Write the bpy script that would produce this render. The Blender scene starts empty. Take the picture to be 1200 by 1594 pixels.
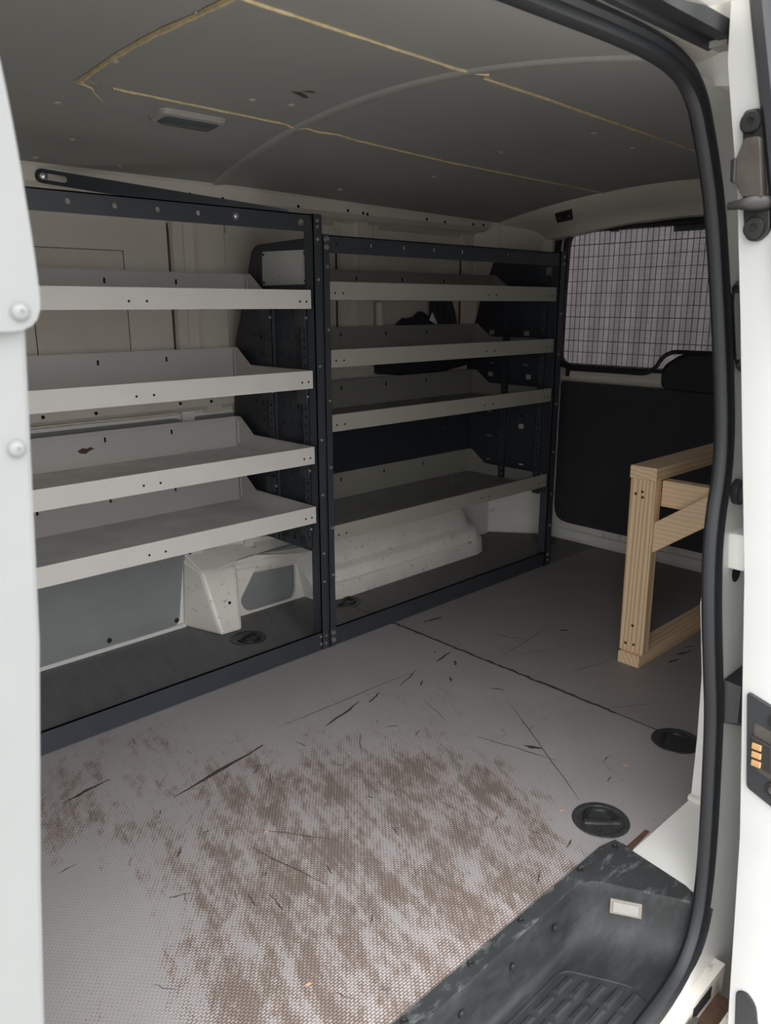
import bpy, bmesh, math, random
from math import sin, cos, pi, radians
from mathutils import Vector, Matrix
random.seed(7)
scene = bpy.context.scene
COL = scene.collection

# ------------------------------------------------------------------ camera, light, exposure
cam_d = bpy.data.cameras.new('camera')
cam = bpy.data.objects.new('camera', cam_d); COL.objects.link(cam)
cam.location = (-1.4652, -1.7596, 1.0337)
cam.rotation_euler = (radians(90) - 0.2584, 0, -0.7631)
cam_d.sensor_fit = 'HORIZONTAL'; cam_d.sensor_width = 36.0
cam_d.lens = 36.0 * 1221.5 / 1200.0
cam_d.clip_start = 0.02
cam_d.dof.use_dof = True; cam_d.dof.focus_distance = 2.1; cam_d.dof.aperture_fstop = 11.0
scene.camera = cam
w = bpy.data.worlds.new('overcast'); scene.world = w; w.use_nodes = True
bg = w.node_tree.nodes['Background']
bg.inputs[1].default_value = 1.0
# overcast sky: three times brighter overhead than at the horizon, the same all round
_n, _l = w.node_tree.nodes, w.node_tree.links
_tc = _n.new('ShaderNodeTexCoord'); _sx = _n.new('ShaderNodeSeparateXYZ'); _cr = _n.new('ShaderNodeMapRange')
_l.new(_tc.outputs['Generated'], _sx.inputs[0]); _l.new(_sx.outputs['Z'], _cr.inputs['Value'])
_cr.inputs['To Min'].default_value = 1 / 3; _cr.inputs['To Max'].default_value = 1.0
_mx = _n.new('ShaderNodeVectorMath'); _mx.operation = 'SCALE'; _mx.inputs[0].default_value = (0.985, 0.995, 1.0)
_l.new(_cr.outputs[0], _mx.inputs['Scale']); _l.new(_mx.outputs[0], bg.inputs[0])
vs = scene.view_settings
scene.display_settings.display_device = 'sRGB'
vs.view_transform = 'Standard'; vs.look = 'None'; vs.gamma = 1.0; vs.use_curve_mapping = False
vs.exposure = 2.95
scene.cycles.max_bounces = 16; scene.cycles.diffuse_bounces = 12

# ------------------------------------------------------------------ materials
def node_mat(name):
    m = bpy.data.materials.new(name); m.use_nodes = True
    nt = m.node_tree; return m, nt, nt.nodes, nt.links, nt.nodes['Principled BSDF']
def setin(b, **k):
    for key, v in k.items():
        b.inputs[key.replace('_', ' ')].default_value = v
def plain(name, col, rough=.5, metal=0.0, var=.06, scale=14.0, bump=0.0, bscale=200.0, spec=.5):
    m, nt, N, L, b = node_mat(name)
    tc = N.new('ShaderNodeTexCoord'); nz = N.new('ShaderNodeTexNoise')
    nz.inputs['Scale'].default_value = scale; nz.inputs['Detail'].default_value = 5
    L.new(tc.outputs['Object'], nz.inputs['Vector'])
    cr = N.new('ShaderNodeValToRGB')
    cr.color_ramp.elements[0].position = .3; cr.color_ramp.elements[1].position = .7
    cr.color_ramp.elements[0].color = tuple(c * (1 - var) for c in col) + (1,)
    cr.color_ramp.elements[1].color = tuple(min(1, c * (1 + var)) for c in col) + (1,)
    L.new(nz.outputs['Fac'], cr.inputs[0]); L.new(cr.outputs[0], b.inputs['Base Color'])
    setin(b, Roughness=rough, Metallic=metal); b.inputs['Specular IOR Level'].default_value = spec
    if bump:
        n2 = N.new('ShaderNodeTexNoise'); n2.inputs['Scale'].default_value = bscale
        L.new(tc.outputs['Object'], n2.inputs['Vector'])
        bp = N.new('ShaderNodeBump'); bp.inputs['Strength'].default_value = bump; bp.inputs['Distance'].default_value = .002
        L.new(n2.outputs['Fac'], bp.inputs['Height']); L.new(bp.outputs[0], b.inputs['Normal'])
    return m
def marked(name, col, mark, lo=.60, hi=.66, stretch=(6, 6, 40), scale=1.0, rough=.4, var=.05, fine=.5):
    """painted sheet with scratches / scuffs that belong to the surface"""
    m, nt, N, L, b = node_mat(name)
    tc = N.new('ShaderNodeTexCoord'); mp = N.new('ShaderNodeMapping'); mp.inputs['Scale'].default_value = stretch
    mp.inputs['Rotation'].default_value = (.25, .35, .2)
    L.new(tc.outputs['Object'], mp.inputs['Vector'])
    nz = N.new('ShaderNodeTexNoise'); nz.inputs['Scale'].default_value = scale; nz.inputs['Detail'].default_value = 9; nz.inputs['Roughness'].default_value = .68
    L.new(mp.outputs[0], nz.inputs['Vector'])
    mr = N.new('ShaderNodeMapRange'); mr.inputs['From Min'].default_value = lo; mr.inputs['From Max'].default_value = hi
    L.new(nz.outputs['Fac'], mr.inputs['Value'])
    n3 = N.new('ShaderNodeTexNoise'); n3.inputs['Scale'].default_value = 9; n3.inputs['Detail'].default_value = 6
    L.new(tc.outputs['Object'], n3.inputs['Vector'])
    cr = N.new('ShaderNodeValToRGB')
    cr.color_ramp.elements[0].position = .3; cr.color_ramp.elements[1].position = .7
    cr.color_ramp.elements[0].color = tuple(c * (1 - var) for c in col) + (1,)
    cr.color_ramp.elements[1].color = tuple(min(1, c * (1 + var)) for c in col) + (1,)
    L.new(n3.outputs['Fac'], cr.inputs[0])
    mx = N.new('ShaderNodeMix'); mx.data_type = 'RGBA'
    L.new(mr.outputs[0], mx.inputs['Factor']); L.new(cr.outputs[0], mx.inputs['A']); mx.inputs['B'].default_value = tuple(mark) + (1,)
    L.new(mx.outputs['Result'], b.inputs['Base Color'])
    setin(b, Roughness=rough)
    return m
def wood_mat(name, axis, dark=(.66, .42, .22)):
    m, nt, N, L, b = node_mat(name)
    tc = N.new('ShaderNodeTexCoord'); mp = N.new('ShaderNodeMapping')
    s = [1, 1, 1]; s['XYZ'.index(axis)] = .07
    mp.inputs['Scale'].default_value = s
    mp.inputs['Location'].default_value = (.03, -.05, .02)
    L.new(tc.outputs['Object'], mp.inputs['Vector'])
    wv = N.new('ShaderNodeTexWave'); wv.wave_type = 'RINGS'; wv.rings_direction = axis
    wv.inputs['Scale'].default_value = 25; wv.inputs['Distortion'].default_value = 7.5; wv.inputs['Detail'].default_value = 3
    wv.inputs['Detail Scale'].default_value = .5
    L.new(mp.outputs[0], wv.inputs['Vector'])
    cr = N.new('ShaderNodeValToRGB')
    e = cr.color_ramp.elements
    e[0].position = 0; e[0].color = (.86, .66, .44, 1); e[1].position = .6; e[1].color = (.82, .60, .38, 1)
    k = e.new(.95); k.color = dark + (1,)
    L.new(wv.outputs['Fac'], cr.inputs[0])
    nz = N.new('ShaderNodeTexNoise'); nz.inputs['Scale'].default_value = 90; L.new(mp.outputs[0], nz.inputs['Vector'])
    mx = N.new('ShaderNodeMix'); mx.data_type = 'RGBA'; mx.blend_type = 'MULTIPLY'; mx.inputs['Factor'].default_value = .12
    L.new(cr.outputs[0], mx.inputs['A']); L.new(nz.outputs['Fac'], mx.inputs['B']); L.new(mx.outputs['Result'], b.inputs['Base Color'])
    setin(b, Roughness=.65)
    return m
def floor_mat(name, tint):
    m, nt, N, L, b = node_mat(name)
    tc = N.new('ShaderNodeTexCoord')
    br = N.new('ShaderNodeTexBrick'); br.offset = .5; br.inputs['Scale'].default_value = 1.0
    br.inputs['Brick Width'].default_value = .0085; br.inputs['Row Height'].default_value = .0048
    br.inputs['Mortar Size'].default_value = .0011; br.inputs['Mortar Smooth'].default_value = .5
    br.inputs['Color1'].default_value = (0, 0, 0, 1); br.inputs['Color2'].default_value = (0, 0, 0, 1); br.inputs['Mortar'].default_value = (1, 1, 1, 1)
    L.new(tc.outputs['Object'], br.inputs['Vector'])
    def noise(scale, detail, rot=0, st=(1, 1, 1), rough=.6):
        mp = N.new('ShaderNodeMapping'); mp.vector_type = 'TEXTURE'; mp.inputs['Scale'].default_value = st; mp.inputs['Rotation'].default_value = (0, 0, rot)
        L.new(tc.outputs['Object'], mp.inputs['Vector'])
        n = N.new('ShaderNodeTexNoise'); n.inputs['Scale'].default_value = scale; n.inputs['Detail'].default_value = detail; n.inputs['Roughness'].default_value = rough
        L.new(mp.outputs[0], n.inputs['Vector']); return n.outputs['Fac']
    def math_(op, a, c):
        n = N.new('ShaderNodeMath'); n.operation = op
        for i, v in enumerate((a, c)):
            if isinstance(v, (int, float)): n.inputs[i].default_value = v
            else: L.new(v, n.inputs[i])
        return n.outputs[0]
    def ramp(v, lo, hi):
        n = N.new('ShaderNodeMapRange'); n.inputs['From Min'].default_value = lo; n.inputs['From Max'].default_value = hi
        L.new(v, n.inputs['Value']); return n.outputs[0]
    def mix(f, a, c):
        n = N.new('ShaderNodeMix'); n.data_type = 'RGBA'
        if isinstance(f, (int, float)): n.inputs['Factor'].default_value = f
        else: L.new(f, n.inputs['Factor'])
        for k, v in (('A', a), ('B', c)):
            if isinstance(v, tuple): n.inputs[k].default_value = v + (1,)
            else: L.new(v, n.inputs[k])
        return n.outputs['Result']
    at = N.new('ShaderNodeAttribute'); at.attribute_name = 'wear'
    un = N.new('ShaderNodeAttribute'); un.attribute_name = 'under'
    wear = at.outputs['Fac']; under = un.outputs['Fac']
    nA = noise(6, 10, 1.32, (1, .24, 1), .74)          # long drag marks
    nB = noise(26, 10, .75, (1, .45, 1), .78)
    nC = noise(4, 6)
    nD = noise(6.5, 5, .9, (1, .6, 1), .55)
    m1 = math_('ADD', math_('MULTIPLY', wear, .24), math_('ADD', math_('MULTIPLY', nA, .85), math_('ADD', math_('MULTIPLY', nB, .62), math_('MULTIPLY', nD, .34))))
    worn = ramp(m1, 1.01, 1.12)                         # joints of the print rubbed through
    bare = ramp(m1, 1.09, 1.22)                         # print gone altogether
    speck = ramp(nB, .68, .76)
    mort = br.outputs['Color']
    clean = mix(nC, tuple(c * .76 for c in tint), tuple(c * 1.2 for c in tint))
    cleanm = mix(math_('MULTIPLY', mort, .55), clean, tuple(c * .52 for c in tint))
    pale = mix(nB, tuple(min(1, c * 1.45) for c in (tint[0] * 1.03, tint[1], tint[2] * .97)), tint)
    wornm = mix(mort, pale, (.105, .068, .052))
    c1 = mix(worn, cleanm, wornm)
    c2 = mix(math_('MULTIPLY', bare, math_('ADD', math_('MULTIPLY', mort, .3), .60)), c1, (.10, .066, .047))
    c3 = mix(math_('MULTIPLY', speck, .6), c2, (.10, .075, .065))
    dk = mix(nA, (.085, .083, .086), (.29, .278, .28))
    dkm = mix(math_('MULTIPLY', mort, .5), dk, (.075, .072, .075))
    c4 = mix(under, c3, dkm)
    L.new(c4, b.inputs['Base Color'])
    setin(b, Roughness=.62); b.inputs['Specular IOR Level'].default_value = .35
    bp = N.new('ShaderNodeBump'); bp.inputs['Strength'].default_value = .35; bp.inputs['Distance'].default_value = .0006; bp.invert = True
    L.new(mort, bp.inputs['Height']); L.new(bp.outputs[0], b.inputs['Normal'])
    return m

M = {}
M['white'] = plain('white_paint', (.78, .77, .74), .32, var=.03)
M['door_white_dimmed'] = plain('darkened_door_white', (.44, .44, .43), .3, var=.02)  # body white darkened in colour so the outdoor light does not blow it out
M['pillar'] = plain('darkened_pillar_grey', (.185, .19, .188), .42, var=.025)  # pale pillar darkened in colour to offset the strong light outside
M['inner'] = plain('inner_body_paint', (.66, .615, .54), .42, var=.05, scale=5)
M['patch'] = plain('patch_paint', (.62, .555, .48), .55, var=.06, scale=6)
M['worn_white'] = marked('scuffed_white_paint', (.84, .80, .735), (.24, .195, .15), .60, .71, (17, 17, 24), 2.0, .38, .06)
M['dirty_white'] = marked('dirty_white_paint', (.72, .68, .62), (.16, .10, .06), .56, .74, (9, 14, 9), 1.0, .5, .09)
M['ceiling'] = plain('grey_hardboard', (.285, .282, .264), .6, var=.035, scale=3, bump=.05)
M['ceiling_rib'] = plain('grey_rib', (.33, .325, .305), .5, var=.03)
M['bead'] = plain('yellow_sealant', (.50, .40, .235), .7, var=.18, scale=60)
M['cap'] = plain('grey_cap', (.33, .32, .30), .5)
M['lining'] = marked('grey_lining_board', (.25, .262, .26), (.26, .22, .17), .66, .72, (5, 5, 11), 1.4, .5, .07)
M['charcoal'] = marked('charcoal_coating', (.034, .039, .047), (.12, .115, .11), .70, .76, (30, 30, 30), .6, .42, .08)
M['charcoal_panel'] = plain('charcoal_panel_coating', (.022, .026, .033), .45, var=.08)
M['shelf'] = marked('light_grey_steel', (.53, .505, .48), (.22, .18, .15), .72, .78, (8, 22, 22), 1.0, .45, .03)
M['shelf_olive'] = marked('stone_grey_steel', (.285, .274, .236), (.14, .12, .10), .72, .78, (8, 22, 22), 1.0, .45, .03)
M['deck'] = marked('grey_deck', (.60, .585, .555), (.42, .41, .385), .55, .78, (4, 16, 10), 1.6, .55, .12)
M['deck_dark'] = marked('dark_grey_deck', (.235, .228, .21), (.36, .35, .33), .58, .78, (4, 16, 10), 1.6, .5, .10)
M['hole'] = plain('dark_hole', (.006, .006, .006), .9)
M['steel'] = plain('zinc_bolt', (.62, .61, .58), .28, metal=1.0, var=.1)
M['dark_steel'] = plain('dark_steel', (.030, .029, .028), .42, metal=.4)
M['plate'] = marked('brushed_plate', (.46, .455, .43), (.10, .09, .08), .63, .68, (14, 20, 20), 1.0, .5, .06)
M['plastic'] = marked('scuffed_black_plastic', (.0115, .0125, .0135), (.043, .047, .05), .46, .86, (5, 26, 12), 2.4, .62, .22)
M['plastic_flange'] = marked('scuffed_black_flange', (.034, .037, .039), (.24, .255, .26), .53, .84, (26, 70, 40), 1.0, .5, .3)
M['black'] = plain('black_plastic', (.022, .023, .025), .4, var=.1)
M['rubber'] = plain('black_rubber', (.0165, .0177, .02), .5, var=.08, spec=.45)
M['cup'] = plain('scuffed_ring_cup', (.034, .036, .037), .42, var=.25, scale=60)
M['board'] = plain('dark_trim_board', (.034, .035, .041), .6, var=.08, scale=6)
M['lens'] = plain('smoked_lens', (.07, .085, .088), .25, var=.05)
M['bezel'] = plain('grey_bezel', (.30, .29, .27), .4)
M['lamp'] = plain('frosted_lamp', (.27, .26, .24), .35, var=.06, scale=150)
M['lamp_rim'] = plain('lamp_rim', (.20, .175, .145), .4)
M['copper'] = plain('copper_contact', (.85, .50, .24), .3, metal=.7, var=.1)
M['grimy'] = plain('grimy_metal', (.070, .060, .052), .5, metal=.35, var=.2, scale=40)
M['gouge'] = plain('bare_wood_gouge', (.050, .036, .028), .8, var=.3, scale=60)
M['chip'] = plain('wood_chip', (.62, .34, .15), .7)
M['cloth'] = plain('dark_cloth', (.022, .024, .034), .7, var=.2)
M['rust'] = plain('rusty_seam', (.085, .045, .026), .8, var=.3, scale=60)
M['torn'] = plain('torn_board_edge', (.09, .055, .045), .8)
M['asphalt'] = plain('concrete_yard', (.42, .41, .39), .9, var=.25, scale=40)  # outside ground made pale so its bounce brightens ceiling and interior
M['cladding'] = plain('grey_cladding', (.135, .126, .128), .6, var=.06)
M['wood_x'] = wood_mat('pine_along_x', 'X', (.74, .50, .29)); M['wood_y'] = wood_mat('pine_along_y', 'Y', (.79, .565, .345)); M['wood_z'] = wood_mat('pine_along_z', 'Z')
M['endgrain'] = plain('pine_end_grain', (.80, .60, .40), .75, var=.12, scale=50)
M['floor_a'] = floor_mat('worn_floor_print', (.365, .342, .339))
M['floor_b'] = floor_mat('rear_floor_print', (.32, .292, .285))
gm, nt, N, L, b = node_mat('tinted_glass')
for n in list(N):
    if n.type == 'BSDF_PRINCIPLED': N.remove(n)
tr = N.new('ShaderNodeBsdfTransparent'); tr.inputs[0].default_value = (.60, .585, .60, 1)
gl = N.new('ShaderNodeBsdfGlossy'); gl.inputs['Roughness'].default_value = .03
fr = N.new('ShaderNodeFresnel'); fr.inputs['IOR'].default_value = 1.45
mx = N.new('ShaderNodeMixShader'); L.new(fr.outputs[0], mx.inputs[0]); L.new(tr.outputs[0], mx.inputs[1]); L.new(gl.outputs[0], mx.inputs[2])
L.new(mx.outputs[0], N['Material Output'].inputs[0]); M['glass'] = gm

# ------------------------------------------------------------------ mesh helpers
class MB:
    def __init__(s): s.v = []; s.f = []
    def add(s, vs, fs):
        o = len(s.v); s.v += [tuple(v) for v in vs]; s.f += [tuple(i + o for i in f) for f in fs]; return s
    def box(s, x0, x1, y0, y1, z0, z1):
        v = [(x, y, z) for x in (x0, x1) for y in (y0, y1) for z in (z0, z1)]
        return s.add(v, [(0, 1, 3, 2), (4, 6, 7, 5), (0, 4, 5, 1), (2, 3, 7, 6), (0, 2, 6, 4), (1, 5, 7, 3)])
    def hexa(s, a, b):
        """two matching polygons a, b joined into a solid"""
        n = len(a)
        return s.add(list(a) + list(b), [tuple(range(n))[::-1], tuple(range(n, 2 * n))] + [(i, (i + 1) % n, n + (i + 1) % n, n + i) for i in range(n)])
    def prism(s, pts, axis, c0, c1):
        def P(p, c):
            return {'x': (c, p[0], p[1]), 'y': (p[0], c, p[1]), 'z': (p[0], p[1], c)}[axis]
        return s.hexa([P(p, c0) for p in pts], [P(p, c1) for p in pts])
    def plate(s, loops, axis, c0, c1):
        """flat plate with holes: loops[0] outline, the others holes"""
        bm = bmesh.new(); edges = []; rings = []
        for lp in loops:
            vv = [bm.verts.new((p[0], p[1], 0)) for p in lp]; rings.append(vv)
            edges += [bm.edges.new((vv[i], vv[(i + 1) % len(vv)])) for i in range(len(vv))]
        bmesh.ops.triangle_fill(bm, use_beauty=True, use_dissolve=False, edges=edges)
        bm.verts.index_update()
        n = len(bm.verts); base = [(v.co.x, v.co.y) for v in bm.verts]
        tris = [tuple(v.index for v in f.verts) for f in bm.faces]
        fs = tris + [tuple(i + n for i in reversed(t)) for t in tris]
        for vv in rings:
            ids = [v.index for v in vv]
            fs += [(ids[i], ids[(i + 1) % len(ids)], n + ids[(i + 1) % len(ids)], n + ids[i]) for i in range(len(ids))]
        bm.free()
        def P(p, c):
            return {'x': (c, p[0], p[1]), 'y': (p[0], c, p[1]), 'z': (p[0], p[1], c)}[axis]
        return s.add([P(p, c0) for p in base] + [P(p, c1) for p in base], fs)
    def tube(s, path, r, n=10, closed=False, sx=1.0, up=None):
        path = [Vector(p) for p in path]; k = len(path); rings = []
        for i, p in enumerate(path):
            a = path[i - 1] if (i > 0 or closed) else p; c = path[(i + 1) % k] if (i < k - 1 or closed) else p
            t = (c - a).normalized()
            u = Vector(up) if up else (Vector((0, 0, 1)) if abs(t.z) < .9 else Vector((0, 1, 0)))
            e1 = t.cross(u).normalized(); e2 = e1.cross(t).normalized()
            rr = r[i] if isinstance(r, (list, tuple)) else r
            rings.append([p + e1 * cos(2 * pi * j / n) * rr * sx + e2 * sin(2 * pi * j / n) * rr for j in range(n)])
        vs = [v for rg in rings for v in rg]; fs = []
        for i in range(k if closed else k - 1):
            q = (i + 1) % k
            for j in range(n): fs.append((i * n + j, i * n + (j + 1) % n, q * n + (j + 1) % n, q * n + j))
        if not closed: fs += [tuple(range(n))[::-1], tuple((k - 1) * n + j for j in range(n))]
        return s.add(vs, fs)
    def lathe(s, prof, n=16, M_=None):
        vs = []; fs = []
        for r, h in prof:
            for j in range(n): vs.append(Vector((r * cos(2 * pi * j / n), r * sin(2 * pi * j / n), h)))
        for i in range(len(prof) - 1):
            for j in range(n): fs.append((i * n + j, i * n + (j + 1) % n, (i + 1) * n + (j + 1) % n, (i + 1) * n + j))
        fs += [tuple(range(n))[::-1], tuple((len(prof) - 1) * n + j for j in range(n))]
        if M_: vs = [M_ @ v for v in vs]
        return s.add(vs, fs)
    def loft(s, rings, cap=True, closed=False):
        n = len(rings[0]); vs = [p for rg in rings for p in rg]; fs = []
        for i in range(len(rings) - 1):
            for j in range(n if closed else n - 1):
                fs.append((i * n + j, i * n + (j + 1) % n, (i + 1) * n + (j + 1) % n, (i + 1) * n + j))
        if cap: fs += [tuple(range(n))[::-1], tuple((len(rings) - 1) * n + j for j in range(n))]
        return s.add(vs, fs)
ORI = {}
def mesh_of(mb, mat, origin=(0, 0, 0), smooth=False, name='m'):
    me = bpy.data.meshes.new(name)
    o = Vector(origin)
    me.from_pydata([tuple(Vector(v) - o) for v in mb.v], [], mb.f)
    bm = bmesh.new(); bm.from_mesh(me); bmesh.ops.recalc_face_normals(bm, faces=bm.faces); bm.to_mesh(me); bm.free()
    me.materials.append(mat)
    if smooth:
        me.polygons.foreach_set('use_smooth', [True] * len(me.polygons))
        me.set_sharp_from_angle(angle=radians(40))
    me.update(); return me
def tag(o, label=None, cat=None, group=None, kind=None):
    if label: o['label'] = label
    if cat: o['category'] = cat
    if group: o['group'] = group
    if kind: o['kind'] = kind
    return o
def thing(name, label, cat, loc=(0, 0, 0), group=None, kind=None):
    o = bpy.data.objects.new(name, None); COL.objects.link(o); o.location = loc; o.empty_display_size = .05
    ORI[o.name] = Vector(loc); return tag(o, label, cat, group, kind)
def part(name, mb, mat, parent=None, label=None, kind=None, smooth=False, bevel=0, origin=None):
    org = ORI[parent.name] if parent else Vector(origin or (0, 0, 0))
    me = mesh_of(mb, M[mat], org, smooth, name)
    o = bpy.data.objects.new(name, me); COL.objects.link(o)
    if parent: o.parent = parent
    else: o.location = org
    ORI[o.name] = org
    if bevel:
        md = o.modifiers.new('bevel', 'BEVEL'); md.width = bevel; md.segments = 2; md.limit_method = 'ANGLE'
    return tag(o, label, None, None, kind)
def whole(name, mb, mat, label, cat, kind=None, group=None, smooth=False, bevel=0, origin=None):
    o = part(name, mb, mat, None, label, kind, smooth, bevel, origin); o['category'] = cat
    if group: o['group'] = group
    return o
def inst(name, me, loc, parent, label=None, rot=None):
    o = bpy.data.objects.new(name, me); COL.objects.link(o); o.parent = parent
    o.location = Vector(loc) - ORI[parent.name]
    if rot: o.rotation_euler = rot
    ORI[o.name] = Vector(loc)
    return tag(o, label)
def circ(cx, cy, r, n=14): return [(cx + r * cos(2 * pi * i / n), cy + r * sin(2 * pi * i / n)) for i in range(n)]
def rrect(x0, x1, y0, y1, r, n=5):
    o = []
    for cx, cy, a in ((x1 - r, y1 - r, 0), (x0 + r, y1 - r, 90), (x0 + r, y0 + r, 180), (x1 - r, y0 + r, 270)):
        for i in range(n + 1):
            t = radians(a + 90 * i / n); o.append((cx + r * cos(t), cy + r * sin(t)))
    return o
def roundpoly(pts, r, n=4):
    out = []; k = len(pts)
    for i in range(k):
        p = Vector(pts[i]); a = Vector(pts[i - 1]); c = Vector(pts[(i + 1) % k])
        rr = r[i] if isinstance(r, (list, tuple)) else r
        d1 = (a - p); d2 = (c - p); l = min(rr, d1.length * .48, d2.length * .48)
        s, e = p + d1.normalized() * l, p + d2.normalized() * l
        for j in range(n + 1):
            t = j / n; out.append(tuple((1 - t) ** 2 * s + 2 * t * (1 - t) * p + t * t * e))
    return out
def lerp(x, xs, ys):
    if x <= xs[0]: return ys[0]
    for i in range(len(xs) - 1):
        if x <= xs[i + 1]: return ys[i] + (ys[i + 1] - ys[i]) * (x - xs[i]) / (xs[i + 1] - xs[i])
    return ys[-1]
def yside(z): return lerp(z, [-.6, -.15, 0, .4, .75, 1.2, 1.36, 1.5], [-1.30, -1.315, -1.305, -1.28, -1.25, -1.18, -1.15, -1.12])
def ceil_z(x, y): return 1.462 - .148 * (y + .36) ** 2 - .018 * max(0, x)

# bolt heads, shared meshes (facing -y, -x, up)
def bolt_mesh(r, h, rot, mat='steel'):
    R_ = Matrix.Rotation(rot[0], 4, 'X') if rot[1] == 'X' else Matrix.Rotation(rot[0], 4, 'Y')
    mb = MB().lathe([(r * 1.25, 0), (r * 1.25, h * .3), (r, h * .35), (r * .85, h * .8), (r * .4, h), (r * .35, h * .75), (0.0003, h * .7)], 12, R_)
    return mesh_of(mb, M[mat], (0, 0, 0), True, 'bolt')
B_y = bolt_mesh(.0075, .006, (pi / 2, 'X')); b_y = bolt_mesh(.0042, .004, (pi / 2, 'X'))
b_x = bolt_mesh(.0042, .004, (-pi / 2, 'Y')); b_z = bolt_mesh(.0040, .003, (0, 'X')); B_ydark = bolt_mesh(.0065, .004, (pi / 2, 'X'), 'dark_steel')
# a rotation of -90 about Y sends +z to -x ; +90 about X sends +z to -y

# ------------------------------------------------------------------ floor
def floor_panel(name, x0, x1, mat, label):
    st = .01; nx = int(round((x1 - x0) / st)); y0, y1 = -1.30, .470; ny = int(round((y1 - y0) / st))
    vs = []; idx = {}; fs = []
    wearspots = [(-.83, -.60, .30, .55), (-.55, -.80, .28, .9), (-.48, -.98, .17, 1.0), (-.80, -.90, .24, 1.0), (-.92, -.12, .12, .55), (-.70, -.12, .11, .6),
                 (-1.0, -.28, .16, .6), (-.25, -.86, .17, .6), (-.60, -1.05, .20, 1.1), (-.42, -.70, .20, .55), (-.62, -.42, .2, .45), (-.2, -.5, .25, .30), (-.95, -.95, .16, .6), (.35, -.35, .3, .12)]
    clean = [(-1.05, -.55, .16, .45), (-1.15, -.75, .2, .5), (0, -1.05, .18, .5), (-.15, -1.05, .12, .5)]
    rings = [(-.168, -1.049), (-.173, .229), (.258, .253), (.235, -1.012), (1.41, .21)]
    wear = []; under = []
    def keep(x, y):
        if x < -.20 and y < -1.105: return False
        if y < -1.150: return False
        return not any((x - a) ** 2 + (y - c) ** 2 < .038 ** 2 for a, c in rings)
    def vid(i, j):
        if (i, j) not in idx:
            x = x0 + (x1 - x0) * i / nx; y = y0 + (y1 - y0) * j / ny
            idx[(i, j)] = len(vs); vs.append((x, y, 0))
            wv = sum(a * math.exp(-((x - cx) ** 2 + (y - cy) ** 2) / (s * s)) for cx, cy, s, a in wearspots) - sum(a * math.exp(-((x - cx) ** 2 + (y - cy) ** 2) / (s * s)) for cx, cy, s, a in clean)
            wear.append(max(0, min(1, wv)) * (1 if y < 0 else .0))
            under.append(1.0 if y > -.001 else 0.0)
        return idx[(i, j)]
    for i in range(nx):
        for j in range(ny):
            if keep(x0 + (x1 - x0) * (i + .5) / nx, y0 + (y1 - y0) * (j + .5) / ny):
                fs.append((vid(i, j), vid(i + 1, j), vid(i + 1, j + 1), vid(i, j + 1)))
    me = bpy.data.meshes.new(name); me.from_pydata(vs, [], fs); me.materials.append(M[mat])
    for nm, data in (('wear', wear), ('under', under)):
        a = me.attributes.new(nm, 'FLOAT', 'POINT'); a.data.foreach_set('value', data)
    o = bpy.data.objects.new(name, me); COL.objects.link(o); o.parent = floor; ORI[o.name] = Vector((0, 0, 0))
    return tag(o, label)
floor = whole('floor', MB().box(-1.32, 1.494, -1.09, .50, -.05, -.014).box(-.20, 1.494, -1.16, -1.09, -.05, -.014), 'gouge', 'van load floor of two plywood sheets with worn grey hexagon print', 'floor', 'structure')
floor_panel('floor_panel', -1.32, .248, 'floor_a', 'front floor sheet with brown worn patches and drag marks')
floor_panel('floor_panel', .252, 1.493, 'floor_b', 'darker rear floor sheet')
mb = MB()
def gouge(pts, wd):
    n = len(pts); L_, R_ = [], []
    for i, p in enumerate(pts):
        a = Vector(pts[max(0, i - 1)]); c = Vector(pts[min(n - 1, i + 1)]); t = (c - a).normalized(); q = Vector((-t.y, t.x))
        ww = wd * (.25 + .75 * sin(pi * (i + .4) / (n - .2))) * random.uniform(.55, 1.2)
        L_.append(Vector(p) + q * ww); R_.append(Vector(p) - q * ww)
    vs = [(v.x, v.y, .0004) for v in L_ + R_]
    mb.add(vs, [(i, i + 1, n + i + 1, n + i) for i in range(n - 1)])
def line(a, b_, wd, n=9, wob=.006):
    gouge([(a[0] + (b_[0] - a[0]) * i / (n - 1) + random.uniform(-wob, wob), a[1] + (b_[1] - a[1]) * i / (n - 1) + random.uniform(-wob, wob)) for i in range(n)], wd)
for a, c, wd in (((-.768, -.365), (-.507, -.329), .0052), ((-.432, -.285), (.03, -.304), .0016), ((-.346, -.367), (-.193, -.329), .0036), ((.05, -.305), (-.05, -.34), .003),
                 ((-.062, -.444), (-.10, -.56), .0012), ((.216, -.289), (.13, -.31), .0045), ((-.05, -.765), (-.031, -.805), .006), ((.33, -.07), (.40, -.085), .0065),
                 ((.10, -.60), (-.14, -.98), .0011), ((-.10, -.66), (-.05, -.86), .0016), ((.46, -.40), (.42, -.30), .002), ((.30, -.42), (.62, -.38), .001), ((.52, -.52), (.36, -.45), .001),
                 ((.70, -.78), (.76, -.80), .005), ((.63, -.79), (.68, -.80), .004), ((.77, -.77), (.80, -.785), .004), ((.60, -.43), (.625, -.445), .006), ((.55, -.2), (.9, -.28), .001), ((.7, -.1), (1.1, -.16), .001),
                 ((-.95, -.22), (-.84, -.205), .004), ((-.70, -.58), (-.60, -.72), .0012), ((-.74, -.62), (-.70, -.80), .0012), ((-.30, -.45), (-.36, -.52), .0012), ((.12, -.52), (.14, -.56), .003),
                 ((.35, -.62), (.52, -.66), .001), ((.4, -.9), (.2, -.78), .001), ((-.12, -.33), (-.18, -.35), .004), ((.09, -.40), (.07, -.425), .0035), ((.18, -.34), (.16, -.36), .004), ((.02, -.36), (-.01, -.38), .003)):
    line(a, c, wd, 7, .0025)
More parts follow.
